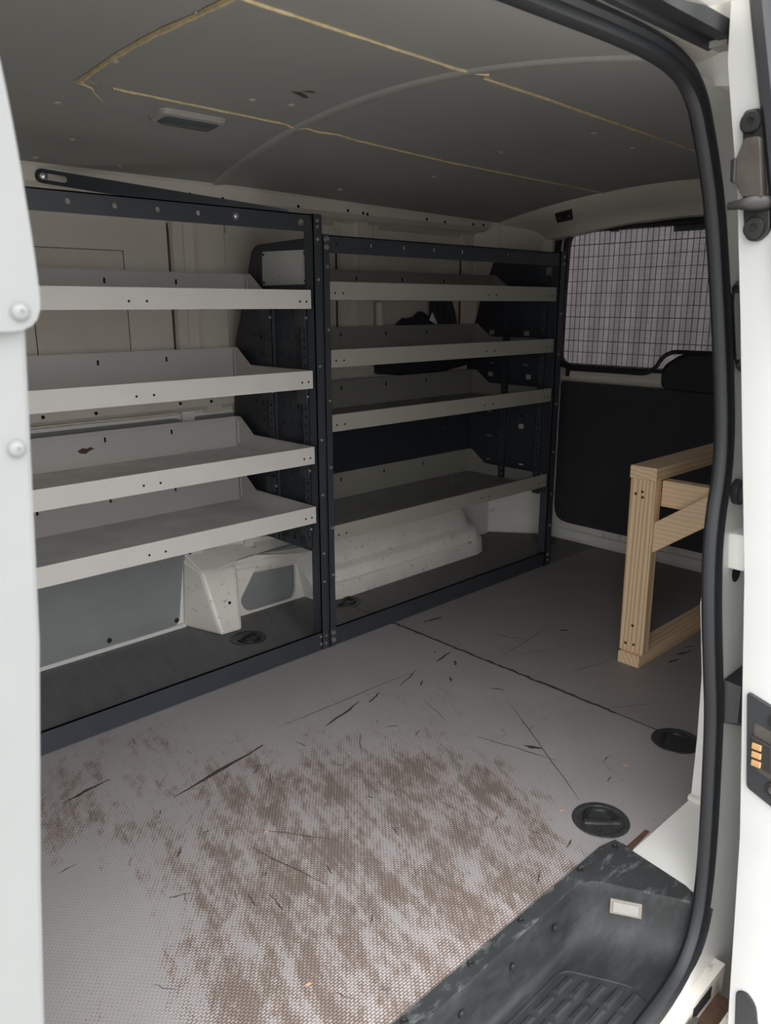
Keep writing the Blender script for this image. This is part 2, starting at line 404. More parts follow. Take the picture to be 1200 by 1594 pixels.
part('gouge', mb, 'gouge', floor, 'dark gouges and drag scratches in the floor print', 'stuff')
mb = MB()
for i in range(70):
    x = -.60 + random.gauss(0, .40); y = -.55 + random.gauss(0, .28)
    if y > -.03 or y < -1.07: continue
    a = random.uniform(0, pi)
    line((x, y), (x + cos(a) * random.uniform(.01, .05), y + sin(a) * random.uniform(.01, .05)), random.uniform(.0005, .0017), 5, .002)
part('scuff', mb, 'gouge', floor, 'small dark scuffs in the floor print', 'stuff')
mb = MB(); n = 60
mb2 = [(.250 + random.uniform(-.0025, .0025), .02 - .86 * i / n) for i in range(n + 1)]
vs = []
for x, y in mb2: vs += [(x - random.uniform(.003, .0065), y, .0006), (x + random.uniform(.003, .0065), y, .0006)]
mb.add(vs, [(2 * i, 2 * i + 1, 2 * i + 3, 2 * i + 2) for i in range(n)])
part('floor_joint', mb, 'gouge', floor, 'ragged dark joint between the two floor sheets')

# ------------------------------------------------------------------ ceiling
ceiling = whole('ceiling', MB().box(-1.36, 1.55, -1.12, .60, 1.475, 1.52), 'white', 'roof of the van lined with bowed grey hardboard', 'ceiling', 'structure')
def rib_x(y): return -.18 + .142 * (y + .1)
def ceil_panel(fx0, fx1, label):
    ny = 30; nx = 14; vs = []; fs = []
    for lay in (0, .004):
        for j in range(ny + 1):
            y = -1.125 + (.385 + 1.125) * j / ny; a, c = fx0(y), fx1(y)
            for i in range(nx + 1):
                x = a + (c - a) * i / nx; vs.append((x, y, ceil_z(x, y) + lay))
    n = (nx + 1) * (ny + 1)
    for j in range(ny):
        for i in range(nx):
            q = j * (nx + 1) + i; fs += [(q, q + nx + 1, q + nx + 2, q + 1), (n + q, n + q + 1, n + q + nx + 2, n + q + nx + 1)]
    mb = MB().add(vs, fs); part('ceiling_panel', mb, 'ceiling', ceiling, label, smooth=True)
ceil_panel(lambda y: -1.34, lambda y: rib_x(y) - .004, 'grey ceiling board in front of the roof rib')
ceil_panel(lambda y: rib_x(y) + .004, lambda y: 1.235 + .03 * math.exp(-((y - .385) / .15) ** 2), 'grey ceiling board behind the roof rib')
mb = MB(); rings = []
for j in range(31):
    y = -1.125 + 1.51 * j / 30; x = rib_x(y); z = ceil_z(x, y)
    rings.append([(x - .011, y, z + .001), (x - .004, y, z - .004), (x + .002, y, z - .005), (x + .03, y, z - .0015), (x + .034, y, z + .001)])
mb.loft(rings); part('roof_rib', mb, 'ceiling_rib', ceiling, 'paler pressed rib crossing the ceiling', smooth=True)
def bead(pts, r, label):
    path = []
    for k in range(len(pts) - 1):
        a, c = Vector(pts[k]), Vector(pts[k + 1]); n = max(2, int((c - a).length / .02))
        for i in range(n + (k == len(pts) - 2)):
            p = a + (c - a) * i / n; x = p.x + random.uniform(-.0006, .0006); y = p.y + random.uniform(-.0008, .0008)
            path.append((x, y, ceil_z(x, y) - .0015))
    part('sealant_bead', MB().tube(path, [r * random.uniform(.75, 1.2) for _ in path], 6), 'bead', ceiling, label, smooth=True)
bead([(-.66, -.127), (-.22, -.110), (-.19, -.098), (-.155, -.108), (-.11, -.100), (-.05, -.107), (.02, -.092), (.4, -.075), (1.228, -.092)], .0030, 'yellowish bead along the far edge of the roof panel')
bead([(-1.0, -.76), (-.75, -.743), (-.30, -.722), (-.27, -.725), (-.235, -.742), (-.215, -.715), (.12, -.70), (.72, -.685), (1.228, -.67)], .0034, 'yellowish bead along the near edge of the roof panel')
bead([(-.729, -.131), (-.755, -.60), (-.776, -.745)], .0055, 'thicker yellow bead at the front edge of the roof panel')
bead([(1.228, -.092), (1.232, -.30), (1.228, -.67)], .0022, 'thin bead along the rear edge of the roof panel')
def on_ceiling(x, y, d=0): return (x, y, ceil_z(x, y) - d)
part('frayed_end', MB().tube([on_ceiling(-.735, -.13, .002), on_ceiling(-.70, -.118, .005), on_ceiling(-.685, -.10, .010), on_ceiling(-.668, -.085, .012), on_ceiling(-.655, -.072, .011)], [.004, .003, .0018, .0013, .0008], 6), 'bead', ceiling, 'loose frayed end of the bead', smooth=True)
mb = MB()
mb.add([on_ceiling(*p, .0012) for p in [(-.742, -.145), (-.715, -.15), (-.695, -.14), (-.692, -.128), (-.712, -.118), (-.738, -.122)]], [tuple(range(6))])
part('tape_scrap', mb, 'bezel', ceiling, 'pale scrap of tape at the corner of the roof panel')
mb = MB()
for pts in ([(-.365, -.325), (-.345, -.335), (-.325, -.325), (-.306, -.312), (-.312, -.303), (-.335, -.314)], [(-.352, -.345), (-.335, -.358), (-.318, -.352), (-.333, -.344)]):
    mb.add([on_ceiling(*p, .001) for p in pts], [tuple(range(len(pts)))])
part('torn_patch', mb, 'torn', ceiling, 'small torn patch in the ceiling board')
capm = mesh_of(MB().lathe([(.0085, .002), (.0085, -.001), (.006, -.003), (.0005, -.0035)], 12), M['cap'], (0, 0, 0), True, 'cap')
for x, y in ((-.714, .017), (-.725, -.273), (-.756, -.618), (-.603, .219), (-.427, .346), (-.64, .36), (.44, -.241), (.386, -.576), (.494, .069), (.30, .30), (.62, -.55), (-.39, -.22), (-.30, -.24)):
    inst('screw_cap', capm, on_ceiling(x, y), ceiling)
t = thing('ceiling_light', 'dark rectangular interior lamp in a pale bezel on the grey ceiling', 'light', on_ceiling(-.435, -.03))
rings = []
for grow, dz in ((.0, 0), (-.002, -.008), (-.010, -.011)):
    rings.append([on_ceiling(-.435 + a * 1.0, -.03 + c, -dz) for a, c in rrect(-.083 - grow, .083 + grow, -.037 - grow, .037 + grow, .016, 3)])
part('bezel', MB().loft([[(p[0], p[1], p[2]) for p in r_] for r_ in [
    [on_ceiling(-.435 + a, -.03 + c, 0) for a, c in rrect(-.085, .085, -.040, .040, .016, 3)],
    [on_ceiling(-.435 + a, -.03 + c, .010) for a, c in rrect(-.080, .080, -.035, .035, .014, 3)],
    [on_ceiling(-.435 + a, -.03 + c, .012) for a, c in rrect(-.072, .072, -.027, .027, .012, 3)]]], closed=True), 'bezel', t, smooth=True)
part('lens', MB().loft([[on_ceiling(-.435 + a, -.03 + c, .011) for a, c in rrect(-.071, .071, -.027, .027, .012, 3)],
    [on_ceiling(-.435 + a, -.03 + c, .017) for a, c in rrect(-.062, .062, -.020, .020, .010, 3)]], closed=True), 'lens', t, 'dark smoked lens', smooth=True)

# ------------------------------------------------------------------ far wall behind the racks
wall = whole('wall_back', MB().prism([(.478, -.03), (.478, 1.40), (.60, 1.50), (.60, -.05)], 'x', -1.36, 1.60), 'inner', 'far side wall of the van, bare painted body panels behind the racks', 'wall', 'structure')
cant = [(.383, 1.388), (.398, 1.380), (.404, 1.372), (.408, 1.338), (.428, 1.322), (.445, 1.318), (.478, 1.30), (.48, 1.41)]
part('roof_rail', MB().prism(cant, 'x', -1.34, 1.32), 'inner', wall, 'pale roof rail with bolt holes')
holem = mesh_of(MB().lathe([(.0052, 0), (.0052, .0015), (.0004, .0016)], 10, Matrix.Rotation(pi / 2, 4, 'X')), M['hole'], (0, 0, 0), False, 'hole')
for x, z in ((-.515, 1.362), (-.184, 1.345), (-.073, 1.342), (.213, 1.343), (.427, 1.346), (.498, 1.343), (.518, 1.341), (.822, 1.345), (.923, 1.342), (1.092, 1.344), (1.156, 1.346)):
    inst('bolt_hole', holem, (x, .4065, z), wall)
# hat-section ribs
def hat(x0, x1, z0, z1, name='wall_rib', y0=.478, d=.034):
    w_ = x1 - x0
    pr = [(x0, y0), (x0 + .006, y0 - d * .6), (x0 + .2 * w_, y0 - d * .6), (x0 + .23 * w_, y0 - d * .5), (x0 + .40 * w_, y0 - d * .5), (x0 + .43 * w_, y0 - d), (x0 + .72 * w_, y0 - d), (x0 + .75 * w_, y0 - d * .6), (x1 - .006, y0 - d * .6), (x1, y0)]
    part(name, MB().prism(pr, 'z', z0, z1), 'inner', wall)
hat(-.225, -.036, .70, 1.325); hat(.43, .60, .70, 1.325); hat(1.10, 1.26, .70, 1.325); hat(-1.15, -.97, .70, 1.325)
part('vertical_tube', MB().tube([(.622, .455, 1.04), (.622, .455, .975), (.622, .46, .90)], [.018, .018, .024], 12), 'inner', wall, smooth=True)
# rounded corners of the panel openings and waist beam
part('waist_beam', MB().prism([(.478, .705), (.452, .712), (.442, .722), (.442, .80), (.455, .83), (.478, .835)], 'x', -1.32, 1.30), 'inner', wall, 'horizontal body beam with a row of holes')
for x, z in ((-.66, .735), (-.51, .732), (-.24, .737), (-.13, .735), (-.07, .75), (.4, .74), (.77, .74)):
    inst('bolt_hole', holem, (x, .4415, z), wall)
for x0, x1 in ((-1.0, -.225), (-.036, .43), (.60, 1.10)):
    for sx, xc in ((1, x0), (-1, x1)):
        pts = [(xc, 1.325), (xc + sx * .05, 1.325), (xc + sx * .03, 1.318), (xc + sx * .013, 1.302), (xc + sx * .004, 1.275), (xc, 1.25)]
        if sx < 0: pts = pts[::-1]
        part('corner_gusset', MB().prism(pts, 'y', .456, .478), 'inner', wall)
for x_, z0_, z1_ in ((-.2265, .71, 1.27), (-.0345, .71, 1.30), (.4285, .71, 1.30), (1.0985, .71, 1.30)):
    part('panel_seam', MB().box(x_ - .0014, x_ + .0014, .470, .4785, z0_, z1_), 'torn', wall, 'thin dark seam at the panel edge')
part('patch_panel', MB().box(-.640, -.372, .4765, .478, .90, 1.182), 'patch', wall, 'slightly browner rectangular patch on the body panel')
mb = MB()
for a in ((-.642, -.640, .90, 1.184), (-.372, -.370, .90, 1.184)): mb.box(a[0], a[1], .4755, .478, a[2], a[3])
mb.box(-.642, -.370, .4755, .478, 1.182, 1.184)
part('patch_edge', mb, 'torn', wall)
# lining boards low on the wall
b1 = MB().plate([roundpoly([(-1.32, .014), (-.292, .014), (-.262, .23), (-.232, .262), (-.232, .690), (-1.32, .690)], [.003, .02, .05, .02, .02, .003])], 'y', .452, .462)
part('lining_board', b1, 'lining', wall, 'big grey lining board under the front rack')
part('lining_board', MB().plate([roundpoly([(-.190, .272), (-.024, .246), (-.024, .690), (-.190, .690)], .02)], 'y', .454, .462), 'lining', wall)
part('lining_board', MB().plate([roundpoly([(.008, .250), (.22, .222), (.22, .690), (.008, .690)], .02)], 'y', .454, .462), 'lining', wall)
part('lining_board', MB().plate([roundpoly([(.24, .26), (1.2, .26), (1.2, .690), (.24, .690)], .02)], 'y', .454, .462), 'lining', wall)
part('body_frame', MB().box(-.232, -.190, .448, .478, .24, .71).box(-.024, .008, .448, .478, .22, .71).box(.22, .24, .448, .478, .2, .71).box(-1.32, 1.32, .462, .478, .0, .70), 'white', wall)
part('floor_edging', MB().box(-1.32, -.27, .446, .470, .0, .012), 'white', wall, 'thin white edge where the lining meets the floor')
for x, z in ((-.531, .03), (-.30, .03), (-.236, .24), (-.18, .285), (-.04, .262)):
    inst('screw', B_ydark, (x, .452, z), wall)
# white seat-belt box, ledge and frame with the trapezoid opening
mb = MB()
a, b_, c, d = (-.276, .460, 0), (-.226, .300, 0), (-.148, .297, 0), (-.122, .40, 0)
A, B_, C_, D = (-.262, .460, .235), (-.236, .385, .196), (-.108, .385, .192), (-.092, .402, .19)
mb.add([a, b_, c, d, A, B_, C_, D, (-.08, .46, .235), (-.122, .46, 0)], [(0, 1, 5, 4), (1, 2, 6, 5), (2, 3, 7, 6), (4, 5, 6, 7, 8), (3, 9, 8, 7), (0, 4, 8, 9), (0, 9, 3, 2, 1)])
part('belt_box', mb, 'worn_white', wall, 'scuffed white pressed box standing on the floor', bevel=.010)
inst('bolt_hole', holem, (-.170, .333, .09), wall)
mb = MB().plate([[(-.125, 0), (.200, 0), (.200, .165), (.10, .182), (-.02, .205), (-.095, .200)], roundpoly([(-.090, .055), (-.066, .012), (-.02, .006), (.135, .006), (.150, .03), (.152, .155), (.13, .172), (.005, .193)], [.02, .02, .02, .02, .02, .03, .03, .03])], 'y', .398, .410)
part('frame_sheet', mb, 'worn_white', wall, 'white pressed sheet with a rounded trapezoid opening')
part('frame_board', MB().box(-.12, .19, .418, .424, .002, .20), 'lining', wall, 'grey board inside the trapezoid opening')
part('ledge', MB().hexa([(-.262, .47, .262), (-.236, .385, .197), (-.236, .41, .15), (-.262, .47, .15)], [(.235, .47, .215), (.235, .398, .163), (.235, .41, .12), (.235, .47, .12)]), 'worn_white', wall, 'sloping white ledge', bevel=.006)
part('gusset', MB().hexa([(.150, .400, .15), (.185, .408, 0), (.200, .316, 0)], [(.22, .400, .165), (.25, .408, 0), (.215, .316, 0)]), 'white', wall, 'triangular white gusset')
# wheel arch, lofted from rounded footprints
def arch_ring(z, x0, x1, yi, rc):
    pts = [(x0, .475)]
    for cx, sx, a0 in ((x0 + rc, -1, 180), (x1 - rc, 1, 270)):
        for i in range(9):
            t = radians(a0 + 90 * i / 8)
            pts.append((cx + rc * cos(t), yi + rc * .8 + rc * .8 * sin(t)))
    pts.append((x1, .475))
    return [(x, y, z) for x, y in pts]
lev = [(0, .19, 1.125, .283, .10), (.045, .193, 1.122, .285, .10), (.058, .195, 1.120, .288, .10), (.064, .200, 1.116, .298, .10), (.096, .206, 1.110, .306, .10), (.106, .212, 1.105, .314, .10), (.112, .222, 1.095, .334, .10), (.120, .226, 1.09, .340, .10), (.17, .236, 1.08, .345, .11),
       (.24, .256, 1.065, .352, .12), (.29, .29, 1.04, .372, .12), (.312, .36, .98, .40, .08), (.322, .45, .90, .44, .03)]
part('wheel_arch', MB().loft([arch_ring(*l) for l in lev]), 'worn_white', wall, 'scuffed white wheel arch under the rear rack', smooth=True)
mb = MB()
for (x, z) in ((.50, .245), (.97, .27)):
    mb.tube([(x - .03, .345, z + .045), (x - .005, .338, z + .01), (x + .03, .333, z - .045)], [.012, .013, .004], 8)
part('arch_rib', mb, 'worn_white', wall, smooth=True)
part('rear_pillar_lower', MB().hexa([(1.13, .478, 0), (1.325, .474, 0), (1.475, .277, 0), (1.52, .36, 0), (1.4, .52, 0)], [(1.13, .470, .70), (1.325, .462, .70), (1.475, .262, .70), (1.52, .36, .70), (1.4, .50, .70)]), 'worn_white', wall, 'scuffed white base of the rear pillar', bevel=.008)
part('rear_pillar', MB().hexa([(1.24, .475, .70), (1.325, .462, .70), (1.475, .262, .70), (1.56, .36, .70), (1.4, .52, .70)], [(1.14, .45, 1.40), (1.235, .38, 1.40), (1.44, .255, 1.40), (1.54, .34, 1.44), (1.4, .47, 1.44)]), 'inner', wall, 'white rear corner pillar', bevel=.01)
inst('bolt_hole', mesh_of(MB().lathe([(.012, 0), (.012, .004), (.001, .004)], 14, Matrix.Rotation(pi / 2, 4, 'X')), M['hole'], (0, 0, 0), False, 'hole'), (1.145, .470, .215), wall)

# ------------------------------------------------------------------ rear end: header beam, tailgate, grille
mb = MB(); rings = []
for j in range(21):
    y = .40 - 1.50 * j / 20
    k = 1 - math.exp(-(.40 - y) / .14)
    zc = ceil_z(1.235, y) + .002
    rings.append([(1.225, y, zc + .01), (1.228, y, zc - .003), (1.27, y, zc - .014 - .02 * k), (1.36, y, zc - .030 - .025 * k), (1.405, y, zc - .055 - .02 * k), (1.425, y, zc - .075 - .02 * k), (1.47, y, zc - .078 - .02 * k), (1.47, y, zc + .03)])
trim = whole('trim_1', MB().loft(rings), 'inner', 'curved white header beam above the rear window', 'header beam', 'structure', smooth=True)
cq = [Vector(p) for p in ((1.264, .138, 1.379), (1.263, .059, 1.389), (1.339, .104, 1.363), (1.336, .174, 1.355))]; cn = (cq[1] - cq[0]).cross(cq[3] - cq[0]).normalized()
if cn.z > 0: cn = -cn
t = part('catch_plate', MB().hexa([p - cn * .003 for p in cq], [p + cn * .006 for p in cq]), 'black', trim, 'small black plate with two screws')
cm_ = (cq[0] + cq[1] + cq[2] + cq[3]) / 4
for f_ in (-.55, .55):
    c_ = cm_ + ((cq[1] + cq[2]) / 2 - (cq[0] + cq[3]) / 2) * f_ * .5 + cn * .006
    part('screw', MB().tube([c_, c_ + cn * .003], .0045, 8), 'bezel', t)
door = whole('door_1', MB().plate([roundpoly([(.30, -.06), (.268, 1.372), (-1.30, 1.372), (-1.30, -.06)], [.06, .08, .08, .06]), roundpoly([(.235, .775), (.225, 1.335), (-1.06, 1.335), (-1.07, .775)], [.06, .06, .06, .06])], 'x', 1.495, 1.53), 'dirty_white', 'white tailgate closing the rear end, dark lower board and barred window', 'door', 'structure', bevel=.004)
ou = roundpoly([(.258, .31), (.258, .020), (-1.09, .020), (-1.09, .31)], [.001, .09, .09, .001], 6); inn = roundpoly([(-1.06, .31), (-1.06, .052), (.232, .052), (.232, .31)], [.001, .08, .08, .001], 6)
part('door_frame', MB().plate([ou + inn], 'x', 1.478, 1.497), 'white', door, 'stepped white edge of the tailgate', bevel=.004)
part('window_sill', MB().prism([(1.497, .712), (1.482, .720), (1.472, .732), (1.472, .742), (1.486, .775), (1.497, .790)], 'y', -1.06, .235), 'inner', door, 'pale metal sill under the window')
part('trim_board', MB().plate([roundpoly([(.214, .082), (.214, .712), (-1.04, .712), (-1.04, .082)], [.075, .02, .02, .075])], 'x', 1.484, 1.497), 'board', door, 'dark lining board', bevel=.002)
for y, z in ((-.02, .70), (.10, .40), (.00, .12), (-.22, .70)): inst('screw', mesh_of(MB().lathe([(.009, 0), (.009, .003), (.003, .005)], 12, Matrix.Rotation(-pi / 2, 4, 'Y')), M['black'], (0, 0, 0), True, 'stud') if y == -.02 else bpy.data.meshes['stud'], (1.484, y, z), door)
part('lock_cover', MB().loft([[(1.484, y, z) for y, z in roundpoly([(-.262, .715), (-.262, .80), (-.345, .862), (-.60, .862), (-.60, .700)], [.03, .03, .05, .04, .04], 4)],
    [(1.452, y, z) for y, z in roundpoly([(-.266, .715), (-.266, .80), (-.35, .860), (-.60, .860), (-.60, .704)], [.03, .03, .05, .04, .04], 4)],
    [(1.440, y, z) for y, z in roundpoly([(-.276, .722), (-.276, .79), (-.356, .848), (-.59, .848), (-.59, .712)], [.03, .03, .05, .04, .04], 4)]], closed=True), 'black', door, 'black plastic lock cover', smooth=True)
part('window_seal', MB().plate([roundpoly([(.245, .758), (.236, 1.352), (-1.08, 1.352), (-1.09, .758)], .07), roundpoly([(.222, .785), (.212, 1.325), (-1.05, 1.325), (-1.06, .785)], .06)], 'x', 1.484, 1.50), 'rubber', door, 'black window surround')
part('door_seal', MB().tube([(1.478, y, z) for y, z in roundpoly([(.27, .70), (.262, 1.372), (-.3, 1.392), (-.9, 1.375)], [.01, .12, .05, .01], 6)], .013, 8), 'rubber', door, 'black rubber seal over the top of the tailgate', smooth=True)
part('window_pane', MB().box(1.508, 1.513, -1.07, .24, .765, 1.345), 'glass', door, 'tinted rear window pane')
mb = MB()
for i in range(26): mb.box(1.5065, 1.5078, -1.05, .225, .80 + i * .0205, .8006 + i * .0205)
part('heater_line', mb, 'black', door, 'fine heating lines on the pane', 'stuff')
part('brake_light', MB().box(1.488, 1.507, -.62, -.245, 1.300, 1.328), 'lens', door, 'dark high brake light housing')
part('bracket', MB().box(1.46, 1.497, -.01, .012, 1.315, 1.365), 'black', door)
grille = thing('window_grille', 'black wire mesh guard over the rear window', 'grille', (1.462, -.36, .76))
gp = [(.214, .80), (.206, 1.300), (.17, 1.328), (-.95, 1.328), (-1.0, 1.29), (-1.02, .80), (-.98, .768), (-.64, .768), (-.60, .79), (-.57, .84), (-.53, .858), (-.30, .858), (-.262, .84), (-.232, .79), (-.195, .768), (.17, .768)]
gpath = [(1.462, y, z) for y, z in roundpoly(gp, .03, 3)]
part('grille_frame', MB().tube(gpath, .0085, 8, closed=True, up=(1, 0, 0)), 'black', grille, smooth=True)
def inside(y, z):
    c = False
    for i in range(len(gp)):
        (y1, z1), (y2, z2) = gp[i], gp[i - 1]
        if (z1 > z) != (z2 > z) and y < (y2 - y1) * (z - z1) / (z2 - z1) + y1: c = not c
    return c
def spans(fix, vert):
    lo, hi, st = (.75, 1.34, .004) if vert else (-1.03, .22, .004)
    out = []; cur = None; k = lo
    while k < hi:
        ins = inside(fix, k) if vert else inside(k, fix)
        if ins and cur is None: cur = k
        if not ins and cur is not None: out.append((cur, k)); cur = None
        k += st
    if cur is not None: out.append((cur, hi))
    return out
y = .192
while y > -1.0:
    for a, c in spans(y, True): part('vertical_wire', MB().tube([(1.460, y, a - .004), (1.460, y, c + .004)], .0014, 6), 'black', grille)
    y -= .0232
z = .792
while z < 1.325:
    for a, c in spans(z, False): part('horizontal_wire', MB().tube([(1.463, a - .004, z), (1.463, c + .004, z)], .0014, 6), 'black', grille)
    z += .0478
mb = MB().box(1.462, 1.484, .165, .178, .735, .775); part('mounting_tab', mb, 'black', grille); mb = MB().box(1.462, 1.49, -.012, .008, 1.325, 1.36); part('mounting_tab', mb, 'black', grille)

part('rear_corner', MB().box(1.497, 1.532, .266, .62, -.05, 1.52), 'inner', wall)
part('header_back', MB().box(1.472, 1.60, -1.34, .50, 1.366, 1.50), 'inner', trim)
# ------------------------------------------------------------------ shelving racks
def tray(rack, x0, x1, z, d, label=None, rust=False, slots=(), pairs=(), hb=.10, mat='shelf', deckmat='deck'):
    mb = MB(); t_ = .0018
    mb.box(x0, x1, -.001, .001, z, z + .05).box(x0, x1, .001, .009, z + .0485, z + .05)
    mb.box(x0, x1, 0, d, z, z + .002)
    mb.box(x0, x1, d - t_, d, z, z + hb).box(x0, x1, d - .008, d - t_, z + hb - .002, z + hb).box(x0, x1, d - .0035, d - t_, z + hb - .012, z + hb - .0105)
    pr = [(.0, z), (.0, z + .05), (d - .096, z + .05), (d - .026, z + hb), (d, z + hb), (d, z)]
    mb.prism(pr, 'x', x0, x0 + t_).prism(pr, 'x', x1 - t_, x1)
    mb.box(x1 - .007, x1 - t_, .009, d - .098, z + .0485, z + .05)
    mb.box(x1 - .006, x1 - t_, d - .016, d - .010, z + .015, z + hb - .015)
    o = part('shelf_tray', mb, mat, rack, label)
    part('deck', MB().box(x0 + .003, x1 - .003, .003, d - .004, z + .002, z + .0032), deckmat, o, 'darker worn deck')
    hb_ = MB()
    for x in slots: hb_.box(x - .003, x + .003, d - t_ - .0006, d - t_ + .0002, z + .066, z + .080)
    for x in pairs: hb_.lathe([(.0032, 0), (.0032, .0008), (.0002, .0008)], 8, Matrix.Translation((x, -.0008, z + .019)) @ Matrix.Rotation(pi / 2, 4, 'X'))
    part('slot_hole', hb_, 'hole', o, 'dark slots and screw holes', 'stuff')
    for x, y in ((x1 - .09, .10), (x1 - .20, d - .09)): inst('rivet', b_z, (x, y, z + .0032), o)
    if rust:
        part('rust_spot', MB().add([(x, d - t_ - .0006, zz) for x, zz in ((-.593, z + .050), (-.577, z + .058), (-.565, z + .054), (-.555, z + .058), (-.543, z + .052), (-.556, z + .048), (-.570, z + .040), (-.585, z + .043))], [tuple(range(8))]), 'rust', o, 'small patch of rust')
    return o
def angle_rail(rack, name, x0, x1, z0, z1, holes=(), label=None, y=-.004, flange=.022, top=True):
    mb = MB().plate([[(x0, z0), (x1, z0), (x1, z1), (x0, z1)]] + [circ(hx, hz, .0062) for hx, hz in holes], 'y', y, y + .003)
    if top: mb.box(x0, x1, y, y + flange, z1 - .003, z1)
    else: mb.box(x0, x1, y + .003, y + flange, z0, z0 + .003)
    return part(name, mb, 'charcoal', rack, label)
def upright(rack, x, y0, y1, z0, z1, sx):
    """perforated channel on a side panel; sx = side it stands out on"""
    cx = (y0 + y1) / 2; holes = []; z = z0 + .03
    while z < z1 - .02: holes.append(circ(cx, z, .0042, 8)); z += .0245
    o = part('perforated_upright', MB().plate([[(y0, z0), (y1, z0), (y1, z1), (y0, z1)]] + holes, 'x', x + sx * .012, x + sx * .0105).box(min(x, x + sx * .012), max(x, x + sx * .012), y0, y0 + .002, z0, z1).box(min(x, x + sx * .012), max(x, x + sx * .012), y1 - .002, y1, z0, z1), 'charcoal', rack)
    part('backing', MB().box(min(x + sx * .001, x + sx * .003), max(x + sx * .001, x + sx * .003), y0 + .003, y1 - .003, z0, z1), 'hole', o)
# ---- front rack
R1 = thing('shelving_rack', 'front steel rack with four pale trays, nearest the sliding door opening', 'shelving rack', (-.60, 0, 0))
for k, (z, d) in enumerate(((1.0225, .315), (.804, .40), (.587, .40), (.409, .40))):
    tray(R1, -1.25, -.067, z, d, ['topmost tray with low back', None, 'third tray with rust on its back', 'lowest tray'][k], k == 2, (-.93, -.72, -.51, -.30), (-.60, -.555, -.105, -.083, -1.0))
angle_rail(R1, 'top_rail', -1.25, -.066, 1.223, 1.268, [(-.825, 1.248), (-.721, 1.247), (-.616, 1.246), (-.512, 1.246), (-.406, 1.246)], 'charcoal top rail with round holes')
angle_rail(R1, 'bottom_rail', -1.25, -.030, 0.0005, .060, (), 'charcoal floor rail', top=True, flange=.006)
for x in (-.301, -.098): inst('bolt', B_y, (x, -.004, 1.246), R1)
for s_ in (0, 1):
    x0 = -.058 + 0 * s_
mb = MB().box(-.058, -.031, -.005, -.002, .0005, 1.270).box(-.058, -.055, -.005, .035, .0005, 1.270).box(-.034, -.031, -.010, .0, .0005, 1.268)
part('post', mb, 'charcoal', R1, 'dark upright post at the rear end')
part('post', MB().box(-1.25, -1.22, -.005, -.002, .0005, 1.270).box(-1.25, -1.247, -.005, .035, .0005, 1.27), 'charcoal', R1)
for z in (1.253, 1.238, 1.205, 1.10, .865, .655, .49, .31, .22): inst('bolt', b_y, (-.043, -.005, z), R1)
for z in (.044, .020): inst('bolt', b_y, (-.043, -.006, z), R1); inst('bolt', b_y, (-.063, -.006, z + .002), R1)
ep = roundpoly([(.0, .305), (.0, 1.212), (.278, 1.205), (.305, 1.190), (.340, 1.095), (.358, 1.07), (.378, 1.0), (.412, .92), (.435, .74), (.435, .36), (.40, .305)], [.002, .002, .02, .02, .02, .02, .02, .02, .02, .02, .02], 3)
holes = []
for y in (.095, .133, .170, .272, .308):
    for i in range(14):
        z = .335 + i * .0505
        if y > .25 and z > .96: continue
        hw = .0052 if int(y * 1000) % 2 else .0035
        holes.append([(y - hw, z - .008), (y + hw, z - .008), (y + hw, z + .008), (y - hw, z + .008)])
part('side_panel', MB().plate([ep] + holes, 'x', -.0465, -.0445), 'charcoal_panel', R1, 'perforated dark end panel of the front rack')
part('panel_backing', MB().plate([[(y * .985 + .002, z * .985 + .01) for y, z in ep]], 'x', -.0435, -.0420), 'charcoal_panel', R1, 'plain dark sheet added behind the perforated panel to darken its holes')  # added sheet, blocks light from behind so the perforations stay dark
upright(R1, -.0465, .200, .233, .315, 1.05, -1); upright(R1, -.0465, .030, .062, .32, 1.05, -1)
for z in (1.0225, .804, .587, .409):
    for y0, y1 in ((.204, .244), (.034, .07)):
        if z < .45 and y0 > .1: zz = (z + .055, z + .105)
        else: zz = (z - .050, z)
        o = part('shelf_bracket', MB().box(-.0665, -.0585, y0, y1 - .008, zz[0], zz[1]).box(-.069, -.0665, y0 + .012, y1 + .0, zz[0], zz[1]), 'charcoal', R1)
        inst('bolt', b_x, (-.0665 + .002, y0 - .008, zz[0] + .025), R1)
sp = part('label_plate', MB().prism(roundpoly([(.036, 1.089), (.036, 1.180), (.247, 1.184), (.251, 1.088)], .008, 3), 'x', -.0492, -.0466), 'plate', R1, 'scratched bare metal plate on the end panel')
for y, z in ((.045, 1.172), (.045, 1.097), (.240, 1.175), (.242, 1.096)): inst('screw', bpy.data.meshes.get('plate_screw') or mesh_of(MB().lathe([(.0042, 0), (.0042, .0015), (.002, .002), (.0015, .001)], 10, Matrix.Rotation(-pi / 2, 4, 'Y')), M['dark_steel'], (0, 0, 0), True, 'plate_screw'), (-.0492, y, z), sp)
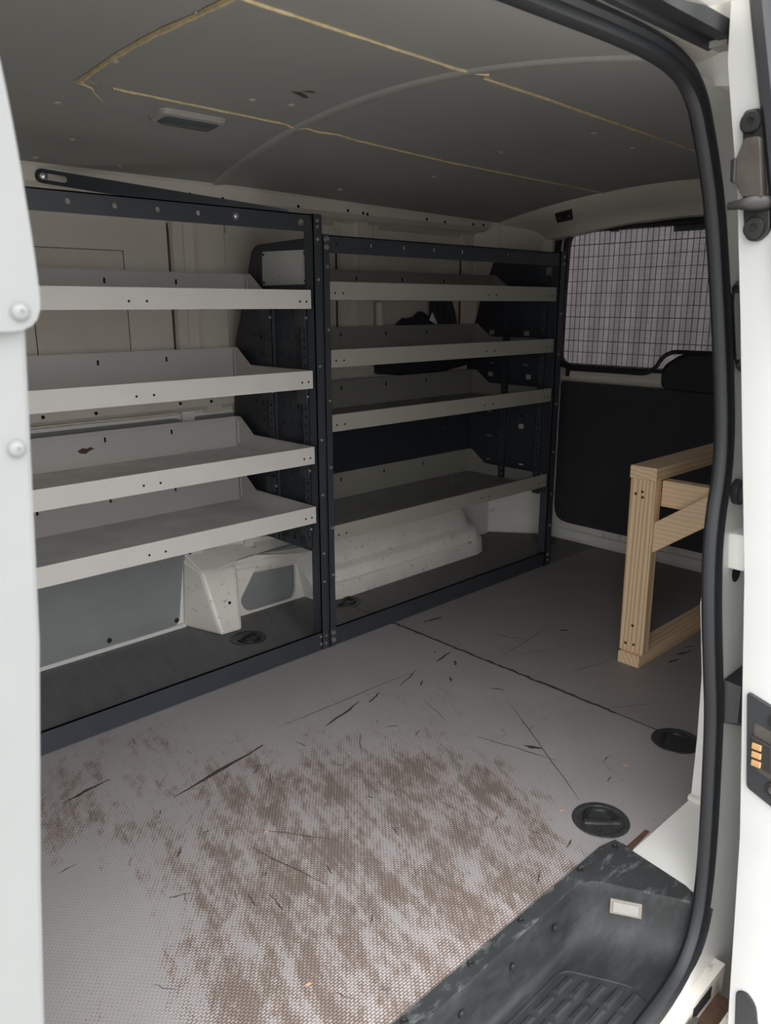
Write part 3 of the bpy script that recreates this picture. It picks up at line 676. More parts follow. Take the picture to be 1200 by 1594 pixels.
# slotted strap from the wall to the top rail
A_, B2 = Vector((-.612, .396, 1.350)), Vector((-.135, .004, 1.258)); ax = (B2 - A_).normalized(); upv = Vector((0, 0, 1)); nrm = ax.cross(upv).normalized(); upp = nrm.cross(ax).normalized()
Ln = (B2 - A_).length
outl = [(.017 * -sin(radians(a)) , .017 * cos(radians(a))) for a in range(0, 181, 20)] + [(Ln, -.017), (Ln, .017)]
slot = [(.008 * -sin(radians(a)), .008 * cos(radians(a))) for a in range(0, 181, 30)] + [(.055 + .008 * sin(radians(a)), -.008 * cos(radians(a))) for a in range(0, 181, 30)]
mb = MB().plate([outl, slot], 'z', 0, .003)
mb.v = [tuple(A_ + ax * v[0] + upp * v[1] + nrm * v[2]) for v in mb.v]
st = part('brace_strap', mb, 'charcoal', R1, 'flat slotted strap tying the rack to the roof rail')
inst('bolt', B_y, (-.609, .392, 1.350), R1)
# ---- rear rack
R2 = thing('shelving_rack', 'rear steel rack with four darker stone-grey trays, beside the tailgate', 'shelving rack', (.55, 0, 0))
for k, (z, d) in enumerate(((1.046, .315), (.858, .40), (.672, .40), (.335, .41))):
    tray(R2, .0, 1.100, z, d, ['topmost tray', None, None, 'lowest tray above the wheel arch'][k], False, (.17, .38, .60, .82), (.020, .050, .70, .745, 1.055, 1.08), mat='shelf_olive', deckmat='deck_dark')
angle_rail(R2, 'top_rail', -.028, 1.145, 1.172, 1.219, [(.024, 1.197), (.158, 1.198), (.292, 1.198), (.425, 1.198), (.559, 1.198), (.80, 1.199)], 'charcoal top rail with round holes')
angle_rail(R2, 'bottom_rail', -.030, 1.120, 0.0005, .060, (), 'charcoal floor rail', flange=.006)
part('post', MB().box(-.0285, -.004, -.008, -.005, .0005, 1.220).box(-.0285, -.0255, -.008, .030, .0005, 1.220), 'charcoal', R2, 'dark upright post shared at the middle')
part('post', MB().box(1.108, 1.146, -.007, -.004, .0005, 1.225).box(1.108, 1.111, -.007, .03, .0005, 1.225).box(1.143, 1.146, -.007, .03, .0005, 1.225), 'charcoal', R2, 'dark upright post at the rear end')
for z in (1.208, 1.186): inst('bolt', B_y, (-.014, -.007, z), R2)
for z in (1.135, .965, .765, .57, .385, .235): inst('bolt', b_y, (-.012, -.008, z), R2)
for z in (.046, .022): inst('bolt', B_y, (-.014, -.0075, z), R2); inst('bolt', b_y, (1.128, -.007, z), R2)
for z in (1.205, 1.18, 1.0, .85, .66, .47, .30, .17): inst('bolt', b_y, (1.130, -.007, z), R2)
ep2 = [(y, z + .012 * (z > 1)) for y, z in ep]
holes = [rrect(.022, .052, 1.135, 1.168, .003, 1)]
for y in (.13, .30):
    for i in range(6): holes.append([(y - .012, .40 + i * .10), (y + .012, .40 + i * .10), (y + .012, .408 + i * .10), (y - .012, .408 + i * .10)])
part('side_panel', MB().plate([ep2] + holes, 'x', 1.104, 1.106), 'charcoal_panel', R2, 'dark end panel of the rear rack with punched slots')
for y, z in ((.128, .925), (.30, .925), (.11, .758), (.30, .758), (.135, .56)):
    part('clip', MB().box(1.100, 1.104, y - .011, y + .011, z - .009, z + .009), 'cap', R2)
for z in (1.03, .99, .94, .80, .62, .44, .38): inst('bolt', b_x, (1.104, .05, z), R2)
upright(R2, 1.104, .030, .060, .30, 1.14, -1); upright(R2, 1.104, .205, .235, .30, 1.05, -1)
holes = [circ(.86 + i * .034, .50 + j * .026, .0042, 6) for i in range(6) for j in range(4)]
part('back_panel', MB().plate([[(.003, .435), (1.10, .435), (1.10, .672), (.003, .672)]] + holes, 'y', .414, .417), 'charcoal_panel', R2, 'dark back panel between the two lower trays')
# dark cloth / hose tucked behind the rear rack
t = thing('cloth_bundle', 'dark cloth bundle stuffed behind the upper trays of the rear rack', 'cloth', (.88, .44, .83))
rings = []
for i in range(15):
    u_ = i / 14; x = .64 + .40 * u_; h = .075 * sin(pi * min(1, u_ * 1.05)) ** .7 + .012
    rings.append([(x, .440 + .026 * cos(a) * (1 + .15 * sin(3 * a + i)), .905 + .02 * u_ + h * sin(a) * (1 + .12 * sin(2 * a + i * 1.7))) for a in [2 * pi * j / 12 for j in range(12)]])
part('cloth_body', MB().loft(rings, closed=True), 'cloth', t, smooth=True)
for k in range(4):
    x = .88 + k * .032; part('hanging_fold', MB().tube([(x, .428, 1.06), (x + .012, .425, 1.0), (x + .03, .424, .93), (x + .045, .428, .80)], [.012, .02, .021, .014], 8), 'cloth', t, smooth=True)
part('cloth_roll', MB().tube([(.58, .43, .80), (.75, .424, .795), (.95, .426, .80), (1.10, .434, .81)], [.02, .032, .03, .022], 10), 'cloth', t, smooth=True)
part('white_highlight', MB().hexa([(.845, .408, .975), (.895, .408, .955), (.862, .408, 1.005)], [(.845, .4095, .975), (.895, .4095, .955), (.862, .4095, 1.005)]), 'white', t, 'small pale triangle painted in as a highlight')  # pale triangle stands in for a highlight on the bundle

# ------------------------------------------------------------------ tie-down rings
def ring_thing(x, y, rot, label):
    t = thing('tie_down_ring', label, 'tie-down ring', (x, y, 0), 'recessed black tie-down rings in the floor')
    T = Matrix.Translation((x, y, 0)) @ Matrix.Rotation(rot, 4, 'Z')
    part('cup', MB().lathe([(.059, .0004), (.058, .0022), (.049, .0032), (.046, .0015), (.040, -.010), (.020, -.0125), (.0004, -.0125)], 32, T), 'cup', t, smooth=True)
    pth = [(-.032, .008), (-.032, .0), (-.026, -.020), (-.012, -.032), (.012, -.032), (.026, -.020), (.032, 0), (.032, .008), (.016, .012), (-.016, .012)]
    part('ring', MB().tube([T @ Vector((a, c - .002, .0015 - .001)) for a, c in pth], .0062, 8, closed=True), 'rubber', t, smooth=True)
    part('hinge_bar', MB().tube([T @ Vector((-.036, .008, -.001)), T @ Vector((.036, .008, -.001))], .0075, 8), 'black', t, smooth=True)
    part('bolt', MB().lathe([(.010, -.0125), (.010, -.004), (.006, -.003), (.005, -.006), (.0003, -.006)], 10, T @ Matrix.Translation((.012, .031, .004))), 'dark_steel', t, smooth=True)
ring_thing(-.168, -1.049, 2.35, 'round black tie-down ring beside the corner of the black step')
ring_thing(.235, -1.012, 2.6, 'round black tie-down ring half hidden by the door pillar')
ring_thing(-.173, .229, .3, 'round black tie-down ring at the foot of the white pressed box')
ring_thing(.258, .253, .5, 'round black tie-down ring in front of the wheel arch, behind the middle posts')
ring_thing(1.41, .21, .2, 'round black tie-down ring in the far corner by the tailgate')

# ------------------------------------------------------------------ timber frame
F = thing('timber_frame', 'raw pine timber frame with a diagonal brace standing on the rear floor', 'timber frame', (.56, -.71, 0))
def timber(name, mb, mat, **k): return part(name, mb, mat, F, bevel=.0022, **k)
p_ = timber('bottom_beam', MB().box(.530, 1.30, -.747, -.678, .0, .036), 'wood_x', label='beam lying on the floor')
timber('post', MB().hexa([(.545, -.748, .036), (.545, -.672, .036), (.582, -.672, .036), (.582, -.748, .036)], [(.545, -.742, .559), (.545, -.666, .559), (.582, -.666, .559), (.582, -.742, .559)]), 'wood_z', label='upright post with screw heads')
timber('top_beam', MB().box(.543, 1.30, -.744, -.663, .559, .596), 'wood_x')
timber('rail', MB().box(.584, .622, -1.12, -.742, .482, .557), 'wood_y')
timber('diagonal_brace', MB().hexa([(.555, -.744, .348), (.555, -.744, .442), (.555, -1.00, .672), (.555, -1.00, .575)], [(.5835, -.744, .348), (.5835, -.744, .442), (.5835, -1.00, .672), (.5835, -1.00, .575)]) if False else MB().hexa([(.555, -.744, .350), (.555, -.744, .440), (.555, -.885, .540), (.555, -.95, .557), (.555, -.95, .500)], [(.5835, -.744, .350), (.5835, -.744, .440), (.5835, -.885, .540), (.5835, -.95, .557), (.5835, -.95, .500)]), 'wood_y')
timber('post', MB().box(.545, .582, -1.12, -1.045, .0, .559), 'wood_z')
for o_ in ((.545, -.705, .524), (.545, -.685, .515), (.545, -.707, .508), (.545, -.692, .06), (.545, -.718, .062), (.545, -.71, .12)):
    inst('screw', bpy.data.meshes.get('wood_screw') or mesh_of(MB().lathe([(.0042, .0002), (.0042, .001), (.002, .0013), (.0012, .0004)], 10, Matrix.Rotation(-pi / 2, 4, 'Y')), M['gouge'], (0, 0, 0), True, 'wood_screw'), o_, F)

# ------------------------------------------------------------------ door-side structure: jamb, pillar, header, sill
def seal_x(z): return lerp(z, [-.10, -.06, -.02, .04, .138, .262, .357, .442, .556, .653, .725, .79, .86, .96, 1.057, 1.152, 1.22, 1.275, 1.312, 1.336], [-.36, -.295, -.266, -.25, -.242, -.241, -.243, -.252, -.263, -.264, -.252, -.228, -.215, -.211, -.212, -.216, -.225, -.236, -.25, -.272])
def side_strip(x0_, x1, zs, off_out, off_in):
    rings = []
    for z in zs:
        x0 = seal_x(z) if x0_ is None else x0_
        rings.append([(x0, yside(z) + off_out, z), (x1, yside(z) + off_out, z), (x1, yside(z) + off_in, z), (x0, yside(z) + off_in, z)])
    return MB().loft(rings, closed=True)
zs = [-.5, -.3, -.15, -.08, -.04, 0, .1, .2, .3, .4, .5, .6, .67, .73, .79, .85, .95, 1.05, 1.2, 1.26, 1.31, 1.36]
wf = whole('wall_right', side_strip(None, 1.56, zs, -.004, .010), 'white', 'side of the van behind the sliding door opening, white jamb and pillar', 'wall', 'structure')
part('pillar_box', MB().loft([[(.02, -1.30, z), (.02, yp, z), (.20, yp, z), (.20, -1.30, z)] for z, yp in ((-.03, -1.155), (.02, -1.151), (.16, -1.150), (.30, -1.145), (.37, -1.136), (.45, -1.126), (.55, -1.13), (.80, -1.135), (1.10, -1.12), (1.38, -1.10))], closed=True), 'white', wf, 'white inner pillar behind the seal')
part('pillar_foot', MB().hexa([(-.218, -1.139, -.02), (.03, -1.139, -.02), (.03, -1.30, -.02), (-.236, -1.30, -.02)], [(-.212, -1.143, .001), (.03, -1.152, .014), (.03, -1.30, .020), (-.236, -1.30, .004)]), 'white', wf, 'white sheet-metal foot of the pillar beside the step')
part('sealant_smear', MB().tube([(.018, -1.150, .016), (.014, -1.172, .018), (.016, -1.195, .02), (.016, -1.215, .02)], [.009, .010, .007, .004], 8), 'dirty_white', wf, smooth=True)
part('rust_seam', MB().hexa([(-.205, -1.128, .0006), (-.13, -1.128, .0006), (-.13, -1.138, .0006), (-.212, -1.142, .0006)], [(-.205, -1.128, .0012), (-.13, -1.130, .0012), (-.13, -1.138, .0012), (-.212, -1.142, .0012)]), 'rust', wf, 'rusty brown seam at the edge of the floor sheet')
part('inner_side_panel', MB().box(.20, 1.52, -1.16, -1.14, 0, 1.40), 'inner', wf)
# things fixed on the jamb
JX = -.205
part('latch_recess', MB().tube([(x, yside(z) - .012, z) for x, z in roundpoly([(-.182, .935), (-.182, 1.065), (-.06, 1.065), (-.06, .935)], .03, 4)], .009, 8, closed=True), 'black', wf, 'black framed recess on the jamb', smooth=True)
part('latch_recess_well', side_strip(-.178, -.066, (.942, 1.0, 1.06), -.007, .0), 'hole', wf)
part('bump_stop', MB().lathe([(.021, 0), (.021, .012), (.018, .014), (.018, .030), (.014, .034), (.006, .032)], 16, Matrix.Translation((-.195, yside(.74) - .003, .74)) @ Matrix.Rotation(pi / 2, 4, 'X')), 'rubber', wf, 'round black rubber bump stop', smooth=True)
part('striker_block', side_strip(-.215, -.03, (.615, .64, .675), -.030, .0), 'white', wf, 'white pressed block on the jamb', bevel=.004)
part('striker_hole', MB().lathe([(.015, 0), (.015, .003), (.001, .003)], 12, Matrix.Translation((-.185, yside(.60) - .003, .600)) @ Matrix.Rotation(pi / 2, 4, 'X')), 'hole', wf)
mb = MB().loft([[(-.225, yside(.40) - .004, .425), (-.05, yside(.40) - .004, .43), (-.05, yside(.4) - .004, .30), (-.10, yside(.4) - .004, .285), (-.222, yside(.4) - .004, .345)],
                [(-.215, yside(.40) - .030, .418), (-.06, yside(.40) - .030, .42), (-.06, yside(.4) - .030, .31), (-.10, yside(.4) - .030, .297), (-.212, yside(.4) - .030, .350)]], closed=True)
part('contact_housing', mb, 'black', wf, 'black plastic contact housing', smooth=True)
# header above the opening
hd = whole('trim_2', MB().hexa([(-1.40, -1.105, 1.385), (-1.40, -1.165, 1.398), (-1.40, -1.205, 1.402), (-1.40, -1.205, 1.50), (-1.40, -1.0, 1.50)], [(-.19, -1.105, 1.385), (-.19, -1.165, 1.398), (-.19, -1.205, 1.402), (-.19, -1.205, 1.50), (-.19, -1.0, 1.50)]).box(-1.40, -.45, -1.34, -1.206, 1.404, 1.50), 'dirty_white', 'dirty white roof flange above the sliding door opening', 'header', 'structure')
part('guide_rail', MB().prism([(-1.166, 1.402), (-1.166, 1.388), (-1.172, 1.384), (-1.180, 1.386), (-1.183, 1.394), (-1.200, 1.394), (-1.203, 1.384), (-1.222, 1.384), (-1.222, 1.404)], 'x', -1.40, -.265), 'black', hd, 'dark upper guide rail')
part('rail_end', MB().box(-.30, -.268, -1.215, -1.19, 1.378, 1.386), 'bezel', hd)
part('roof_edge', MB().prism([(-1.232, 1.40), (-1.240, 1.385), (-1.27, 1.372), (-1.30, 1.372), (-1.34, 1.40)], 'x', -1.40, -.47), 'white', hd, 'white roof gutter edge')
part('corner_cap', MB().hexa([(-.20, -1.12, 1.36), (-.20, -1.20, 1.345), (-.20, -1.20, 1.50), (-.20, -1.05, 1.50)], [(.60, -1.12, 1.36), (.60, -1.20, 1.345), (.60, -1.20, 1.50), (.60, -1.05, 1.50)]), 'white', hd)
# sill below the step
sl = whole('trim_3', MB().box(-1.40, -.20, -1.338, -1.300, -.40, -.135).box(-1.40, -.20, -1.42, -1.375, -.40, -.165), 'dirty_white', 'dirty white sill with rusty lower guide rail under the step', 'sill', 'structure')
part('sill_channel', MB().box(-1.40, -.22, -1.376, -1.337, -.40, -.185), 'rust', sl, 'brown dirty channel in the sill')
part('lower_guide_rail', MB().box(-1.40, -.33, -1.352, -1.343, -.19, -.150).box(-1.40, -.33, -1.366, -1.360, -.19, -.155), 'grimy', sl, 'grimy lower guide rail', bevel=.002)
part('slot_hole', MB().box(-.325, -.255, -1.3395, -1.337, -.17, -.145), 'hole', sl)
# front bulkhead and B pillar
wl = whole('wall_left', MB().box(-1.36, -1.335, -1.12, .55, -.05, 1.46), 'lining', 'front bulkhead of the load space, hidden behind the pale pillar', 'wall', 'structure')
rings = []
pl = thing('trim_4', 'pale grey door pillar at the left edge with round screw heads', 'pillar', (-1.30, -1.2, 0), kind='structure')
low = [(-1.62, 1.46), (-1.62, -.45), (-1.385, -.45), (-1.352, 0), (-1.318, .40), (-1.300, .60), (-1.2795, .793), (-1.2645, 1.017), (-1.262, 1.10), (-1.262, 1.46)]
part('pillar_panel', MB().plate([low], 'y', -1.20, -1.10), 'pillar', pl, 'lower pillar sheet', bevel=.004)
up_ = roundpoly([(-1.62, 1.017), (-1.273, 1.0165), (-1.2545, 1.045), (-1.2625, 1.14), (-1.268, 1.19), (-1.275, 1.25), (-1.275, 1.46), (-1.62, 1.46)], [.002, .018, .02, .05, .05, .05, .01, .01], 4)
up_ = roundpoly([(-1.62, 1.0165), (-1.2565, 1.0165), (-1.2565, 1.06), (-1.2615, 1.15), (-1.270, 1.22), (-1.29, 1.46), (-1.62, 1.46)], [.002, .022, .03, .05, .05, .01, .01], 5)
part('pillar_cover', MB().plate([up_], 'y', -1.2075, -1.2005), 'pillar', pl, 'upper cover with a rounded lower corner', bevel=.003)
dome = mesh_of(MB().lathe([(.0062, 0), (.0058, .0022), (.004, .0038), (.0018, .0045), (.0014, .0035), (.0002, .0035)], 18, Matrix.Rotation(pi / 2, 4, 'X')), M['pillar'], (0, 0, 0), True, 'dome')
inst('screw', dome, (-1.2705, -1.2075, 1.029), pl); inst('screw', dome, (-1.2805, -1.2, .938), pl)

# ------------------------------------------------------------------ rubber door seal
sealp = [(-1.27, 1.369), (-1.1, 1.370), (-.90, 1.371), (-.794, 1.371), (-.688, 1.373), (-.55, 1.376), (-.47, 1.377), (-.40, 1.376), (-.34, 1.371), (-.30, 1.361), (-.272, 1.346), (-.250, 1.320), (-.236, 1.275), (-.225, 1.22), (-.216, 1.152), (-.212, 1.057), (-.211, .96), (-.215, .86), (-.228, .79), (-.252, .725), (-.264, .653), (-.263, .556), (-.252, .442), (-.243, .357), (-.241, .262), (-.242, .138), (-.250, .04), (-.266, -.02), (-.295, -.062), (-.349, -.093), (-.458, -.105), (-.7, -.108), (-1.1, -.108), (-1.27, -.105)]
def smooth_path(p, n=3):
    out = []
    for i in range(len(p) - 1):
        p0, p1, p2, p3 = Vector(p[max(0, i - 1)]), Vector(p[i]), Vector(p[i + 1]), Vector(p[min(len(p) - 1, i + 2)])
        for k in range(n):
            t_ = k / n; out.append(.5 * ((2 * p1) + (p2 - p0) * t_ + (2 * p0 - 5 * p1 + 4 * p2 - p3) * t_ ** 2 + (3 * p1 - p0 - 3 * p2 + p3) * t_ ** 3))
    out.append(Vector(p[-1])); return out
sp2 = smooth_path(sealp)
sp3 = [Vector((p.x, yside(p.y), p.y)) for p in sp2]
rings = []; prof = [(-.018, .006), (-.0185, -.003), (-.014, -.010), (-.007, -.012), (-.001, -.0095), (.006, -.013), (.013, -.011), (.018, -.003), (.018, .006), (.010, .013), (-.010, .013)]
for i, p in enumerate(sp3):
    tt = (sp3[min(i + 1, len(sp3) - 1)] - sp3[max(i - 1, 0)]).normalized()
    nn = Vector((0, 1, 0)); nn = (nn - tt * nn.dot(tt)).normalized()     # inward (into the van)
    ee = tt.cross(nn).normalized()
    if i == 0: flip = 1 if ee.z > 0 else -1
    rings.append([p + ee * flip * a + nn * c for a, c in prof])
seal = whole('trim_5', MB().loft(rings, closed=True), 'rubber', 'thick black rubber seal framing the sliding door opening', 'door seal', 'structure', smooth=True)

# ------------------------------------------------------------------ entry step
ST = thing('entry_step', 'scuffed black plastic entry step inside the sliding door opening', 'step', (-.75, -1.2, -.13))
outer = [(-1.34, -1.094), (-.245, -1.094), (-.205, -1.104), (-.232, -1.296), (-1.34, -1.296)]
rim = roundpoly([(-1.30, -1.130), (-.345, -1.120), (-.246, -1.290), (-1.30, -1.290)], [.03, .045, .004, .004], 6)
def ring_at(z, gx):
    cx, cy = -.79, -1.21
    out = []
    for x, y in rim:
        yy = y - gx * (1 if y > -1.2 else 0) * .9
        xx = x - gx * (1.4 if x > -.5 else -1)
        out.append((xx, yy, z))
    return out
fl = [(-1.34, -1.094), (-.245, -1.094), (-.205, -1.104), (-.232, -1.305)] + roundpoly([(-.247, -1.305), (-.345, -1.120), (-1.34, -1.130)], [.002, .045, .002], 8)
part('flange', MB().plate([fl], 'z', -.004, .0035), 'plastic_flange', ST, 'flat scuffed rim of the step', bevel=.002)
op = roundpoly([(-.247, -1.322), (-.247, -1.303), (-.345, -1.120), (-1.34, -1.130), (-1.34, -1.20)], [.002, .002, .05, .002, .002], 9)
cnt = Vector((-.80, -1.32)); rows = []
for z, gx, gy in ((.0028, -.001, -.001), (-.002, .001, .001), (-.015, .003, .003), (-.035, .007, .006), (-.055, .015, .009), (-.072, .027, .012), (-.084, .045, .016), (-.091, .066, .020), (-.094, .085, .025), (-.095, .10, .030)):
    rows.append([(x - gx * min(1, max(0, (x + .60) / .25)), y - gy * min(1, max(0, (y + 1.30) / .12)), z) for x, y in op])
n_ = len(op); vs = [p for l_ in rows for p in l_]; fs = []
for i in range(len(rows) - 1):
    for j in range(n_ - 1): fs.append((i * n_ + j, i * n_ + j + 1, (i + 1) * n_ + j + 1, (i + 1) * n_ + j))
b0 = len(vs); vs += [(x, -1.318, -.0955) for x, y, z in rows[-1]]
for j in range(n_ - 1): fs.append(((len(rows) - 1) * n_ + j, (len(rows) - 1) * n_ + j + 1, b0 + j + 1, b0 + j))
part('well', MB().add(vs, fs), 'plastic', ST, smooth=True)
part('tread_outline', MB().tube([(x, y, -.0945) for x, y in roundpoly([(-1.25, -1.168), (-.462, -1.160), (-.405, -1.265), (-.42, -1.31)], .02, 4)], .0024, 6), 'plastic', ST, smooth=True)
for r_, y in enumerate((-1.180, -1.204, -1.228, -1.252, -1.276)):
    x = -.490 + r_ * .013
    while x > -1.2:
        part('tread_rib', MB().loft([[(x - .024, y - .0065, -.0955), (x + .024, y - .0065, -.0955), (x + .024, y + .0065, -.0955), (x - .024, y + .0065, -.0955)], [(x - .019, y - .003, -.0905), (x + .019, y - .003, -.0905), (x + .019, y + .003, -.0905), (x - .019, y + .003, -.0905)]], closed=True), 'plastic', ST)
        x -= .055
for x, y in ((-.226, -1.116), (-.332, -1.105), (-.514, -1.105), (-.648, -1.104), (-.80, -1.105), (-.95, -1.105)):
    inst('screw', bpy.data.meshes.get('step_screw') or mesh_of(MB().lathe([(.0065, 0), (.0062, .002), (.004, .0028), (.003, .0012), (.0003, .0012)], 12), M['dark_steel'], (0, 0, 0), True, 'step_screw'), (x, y, .0035), ST)
for x, z in ((-.448, -.035), (-.570, -.035), (-.70, -.035), (-.85, -.035)):
    inst('screw', bpy.data.meshes.get('wall_screw') or mesh_of(MB().lathe([(.0065, 0), (.006, .003), (.003, .004), (.0003, .004)], 12, Matrix.Rotation(pi / 2, 4, 'X')), M['black'], (0, 0, 0), True, 'wall_screw'), (x, -1.1315, z), ST)
# little lamp in the end wall of the step
e0 = Vector((-.345, -1.120, 0)); e1 = Vector((-.246, -1.290, 0)); dx = (e1 - e0).normalized(); nrm = Vector((dx.y, -dx.x, 0))
if nrm.x > 0: nrm = -nrm
lc = e0 + dx * .086 + Vector((-.0150, 0, -.034)); upl = (Vector((0, 0, 1)) - nrm * .36).normalized(); nrm = dx.cross(upl).normalized()
if nrm.x > 0: nrm = -nrm
SL = thing('step_light', 'small pale rectangular lamp set in the end wall of the black step', 'light', lc)
def lampbox(hw, hh, d0, d1):
    a = [lc + dx * s * hw + upl * t_ * hh + nrm * d0 for s, t_ in ((-1, -1), (1, -1), (1, 1), (-1, 1))]
    c = [lc + dx * s * (hw - .001) + upl * t_ * (hh - .001) + nrm * d1 for s, t_ in ((-1, -1), (1, -1), (1, 1), (-1, 1))]
    return MB().hexa(a, c)
part('lamp_rim', lampbox(.029, .0140, -.003, .003), 'lamp_rim', SL, bevel=.0015); part('lens', lampbox(.023, .0100, .002, .0045), 'lamp', SL, 'frosted pale lens')

# ------------------------------------------------------------------ sliding door, pushed back along the side
def ydoor(z): return lerp(z, [-0.6321, -0.1270, 0.2270, 0.6441, 1.0112, 1.1817, 1.3447, 1.4315], [-1.4125, -1.3951, -1.3745, -1.3332, -1.2854, -1.2615, -1.2300, -1.2257])
rings = []
for z in [-0.6321, -0.4148, -0.1270, 0.0739, 0.2270, 0.3997, 0.6441, 0.8342, 1.0112, 1.1057, 1.1817, 1.2686, 1.3447, 1.3990, 1.4424, 1.4858]:
    yo = ydoor(z)
    rings.append([(-.324, yo, z), (-.330, yo - .003, z), (-.330, yo - .066, z), (-.320, yo - .106, z), (-.22, yo - .12, z), (.80, yo - .12, z), (.80, yo, z)])
D2 = whole('door_2', MB().loft(rings, closed=True), 'door_white_dimmed', 'white sliding door pushed back, its front edge with latch hardware at the right', 'door', 'structure', smooth=True)
rings = []
for z in [0.9971, 1.0297, 1.0623, 1.1057, 1.1492, 1.1926, 1.2578, 1.3229, 1.3881, 1.4641]:
    yo = lerp(z, [0.9971, 1.0623, 1.1122, 1.2578, 1.4142, 1.4858], [-1.3690, -1.3495, -1.3354, -1.3039, -1.2686, -1.2539])
    rings.append([(-.328, yo + .016, z), (-.337, yo + .013, z), (-.347, yo + .005, z), (-.347, yo - .006, z), (-.338, yo - .014, z), (-.328, yo - .017, z)])
part('edge_seal', MB().loft(rings, closed=True), 'rubber', D2, 'black rubber strip on the door edge', smooth=True)
# upper latch bracket: dark base plate with a bolt at each end, folded jaw and guide pin between
part('latch_plate', MB().prism(roundpoly([(-1.2626, 1.2817), (-1.2930, 1.2817), (-1.3169, 1.1274), (-1.3017, 1.1144), (-1.2843, 1.1187), (-1.2756, 1.1709), (-1.2669, 1.2469)], .010, 4), 'x', -.3375, -.3295), 'dark_steel', D2, 'dark steel latch base plate', bevel=.0015)
part('latch_body', MB().prism(roundpoly([(-1.2756, 1.2447), (-1.2952, 1.2447), (-1.3071, 1.1687), (-1.2800, 1.1730), (-1.2702, 1.1883), (-1.2669, 1.2208)], .004, 3), 'x', -.3520, -.3375), 'grimy', D2, 'grimy folded latch body', bevel=.003)
part('latch_jaw', MB().prism([(-1.2615, 1.2198), (-1.2691, 1.2219), (-1.2713, 1.1883), (-1.2637, 1.1926)], 'x', -.3560, -.3400), 'dark_steel', D2, bevel=.002)
part('latch_slot', MB().prism([(-1.2680, 1.2556), (-1.2789, 1.2556), (-1.2800, 1.2295), (-1.2702, 1.2263)], 'x', -.3400, -.3376), 'hole', D2)
for y, z in [(-1.2767, 1.2654), (-1.2963, 1.1329)]:
    part('bolt', MB().lathe([(.0145, 0), (.0145, .003), (.012, .006), (.0055, .006), (.005, .003), (.0003, .003)], 18, Matrix.Translation((-.3375, y, z)) @ Matrix.Rotation(-pi / 2, 4, 'Y')), 'dark_steel', D2, 'big round bolt head', smooth=True)
part('guide_pin', MB().tube([(-.335, -1.3093, 1.1644), (-.350, -1.2930, 1.1633), (-.356, -1.2800, 1.1622), (-.357, -1.2659, 1.1611)], [.011, .0105, .0065, .005], 10), 'dark_steel', D2, 'dark guide pin', smooth=True)
# lower lock plate with copper contacts
LPt = part('lock_plate', MB().prism(roundpoly([(-1.3620, 0.4725), (-1.4451, 0.4486), (-1.4614, 0.2857), (-1.3788, 0.3183)], .006, 3), 'x', -.3360, -.3290), 'black', D2, 'black lock plate', bevel=.0015)
part('lock_opening', MB().prism(roundpoly([(-1.3777, 0.4301), (-1.4125, 0.4215), (-1.4212, 0.3454), (-1.3875, 0.3541)], .008, 3), 'x', -.3368, -.3359), 'grimy', LPt)
part('contact_block', MB().prism([(-1.3777, 0.4084), (-1.4081, 0.4019), (-1.4136, 0.3585), (-1.3842, 0.3650)], 'x', -.3420, -.3368), 'dark_steel', LPt, bevel=.001)
for y, z in [(-1.3886, 0.3949), (-1.3897, 0.3813), (-1.3908, 0.3677)]:
    part('copper_contact', MB().box(-.3450, -.3420, y - .007, y + .007, z - .0049, z + .0049), 'copper', LPt, 'shiny copper contact', bevel=.001)
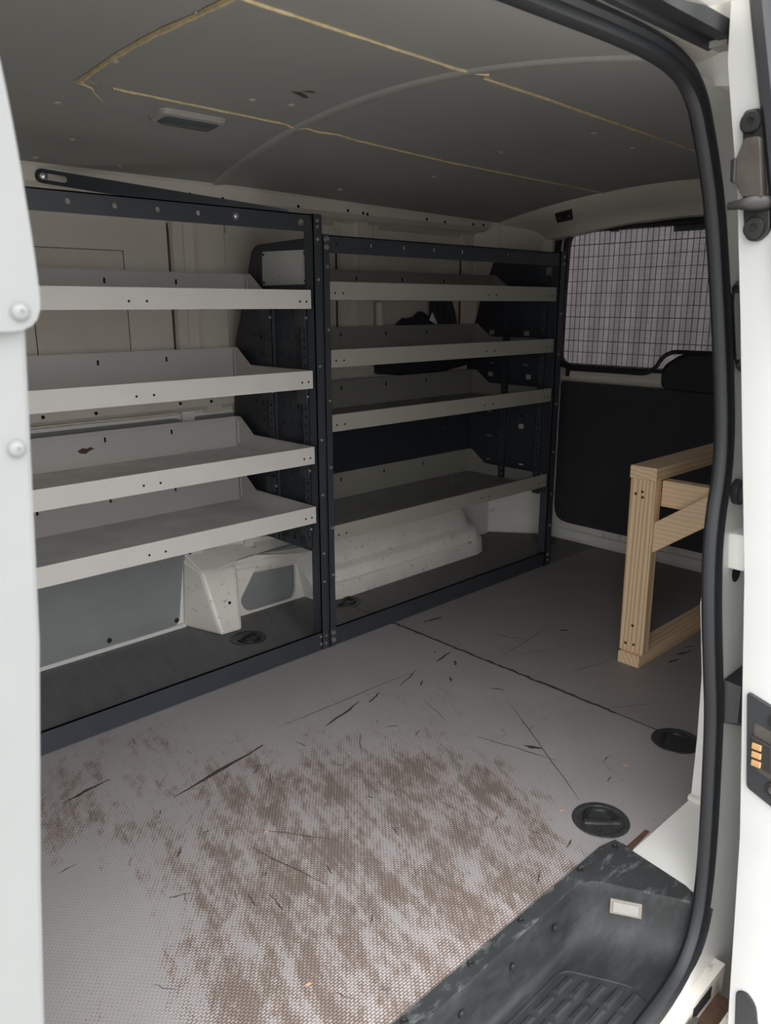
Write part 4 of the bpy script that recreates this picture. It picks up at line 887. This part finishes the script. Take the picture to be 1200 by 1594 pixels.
for y, z in [(-1.4092, 0.4410), (-1.4179, 0.3324)]:
    part('bolt', MB().lathe([(.012, 0), (.012, .003), (.0065, .004), (.004, .002), (.0003, .002)], 14, Matrix.Translation((-.336, y, z)) @ Matrix.Rotation(-pi / 2, 4, 'Y')), 'dark_steel', LPt, smooth=True)
part('lower_recess', MB().prism(roundpoly([(-1.4038, -0.0499), (-1.4201, -0.0412), (-1.4364, -0.0564), (-1.4559, -0.1542), (-1.4125, -0.1542)], .012, 3), 'x', -.3340, -.3295), 'rubber', D2, 'black oval recess low on the door edge', bevel=.001)

# ------------------------------------------------------------------ wood chips on the floor
chipm = mesh_of(MB().hexa([(-.006, -.002, 0), (.005, -.003, 0), (.006, .001, 0), (-.003, .002, 0)], [(-.005, -.002, .0015), (.004, -.002, .002), (.005, .001, .0018), (-.003, .001, .0012)]), M['chip'], (0, 0, 0), False, 'chip')
for x, y, lb in ((-.69, -.60, 'on the worn brown middle of the floor'), (-.38, -.50, 'beside the long thin gouges'), (-.86, -.95, 'on the floor closest to the camera'), (-.20, -.975, 'next to the tie-down ring by the step'), (.05, -.98, 'between the two tie-down rings near the door'), (-.50, -.27, 'near the charcoal floor rail')):
    o = bpy.data.objects.new('wood_chip', chipm); COL.objects.link(o); o.location = (x, y, .0002); o.rotation_euler = (0, 0, random.uniform(0, 6)); s_ = random.uniform(.6, 1.1); o.scale = (s_, s_ * .7, s_)
    tag(o, 'tiny orange wood chip ' + lb, 'wood chip', 'wood chips scattered on the floor')

# ------------------------------------------------------------------ outside
whole('ground', MB().box(-12, 12, -12, 12, -.70, -.60), 'asphalt', 'grey concrete yard around the van', 'ground', 'structure')
cl = thing('ribbed_wall', 'grey ribbed metal cladding seen through the rear window', 'wall', (2.6, 0, -.6))
for k in range(12):
    y0 = 2.4 - k * .42
    ring0 = []
    for j in range(29):
        y = y0 - .42 * j / 28
        ring0.append((2.60 - .012 * cos(2 * pi * (y - 2.4) / .14), y))
    rings = [[(x, y - .07 * z, z) for x, y in ring0] + [(2.64, y0 - .42 - .07 * z, z), (2.64, y0 - .07 * z, z)] for z in (-.6, 2.6)]
    part('cladding_panel', MB().loft(rings, closed=True), 'cladding', cl, smooth=True)
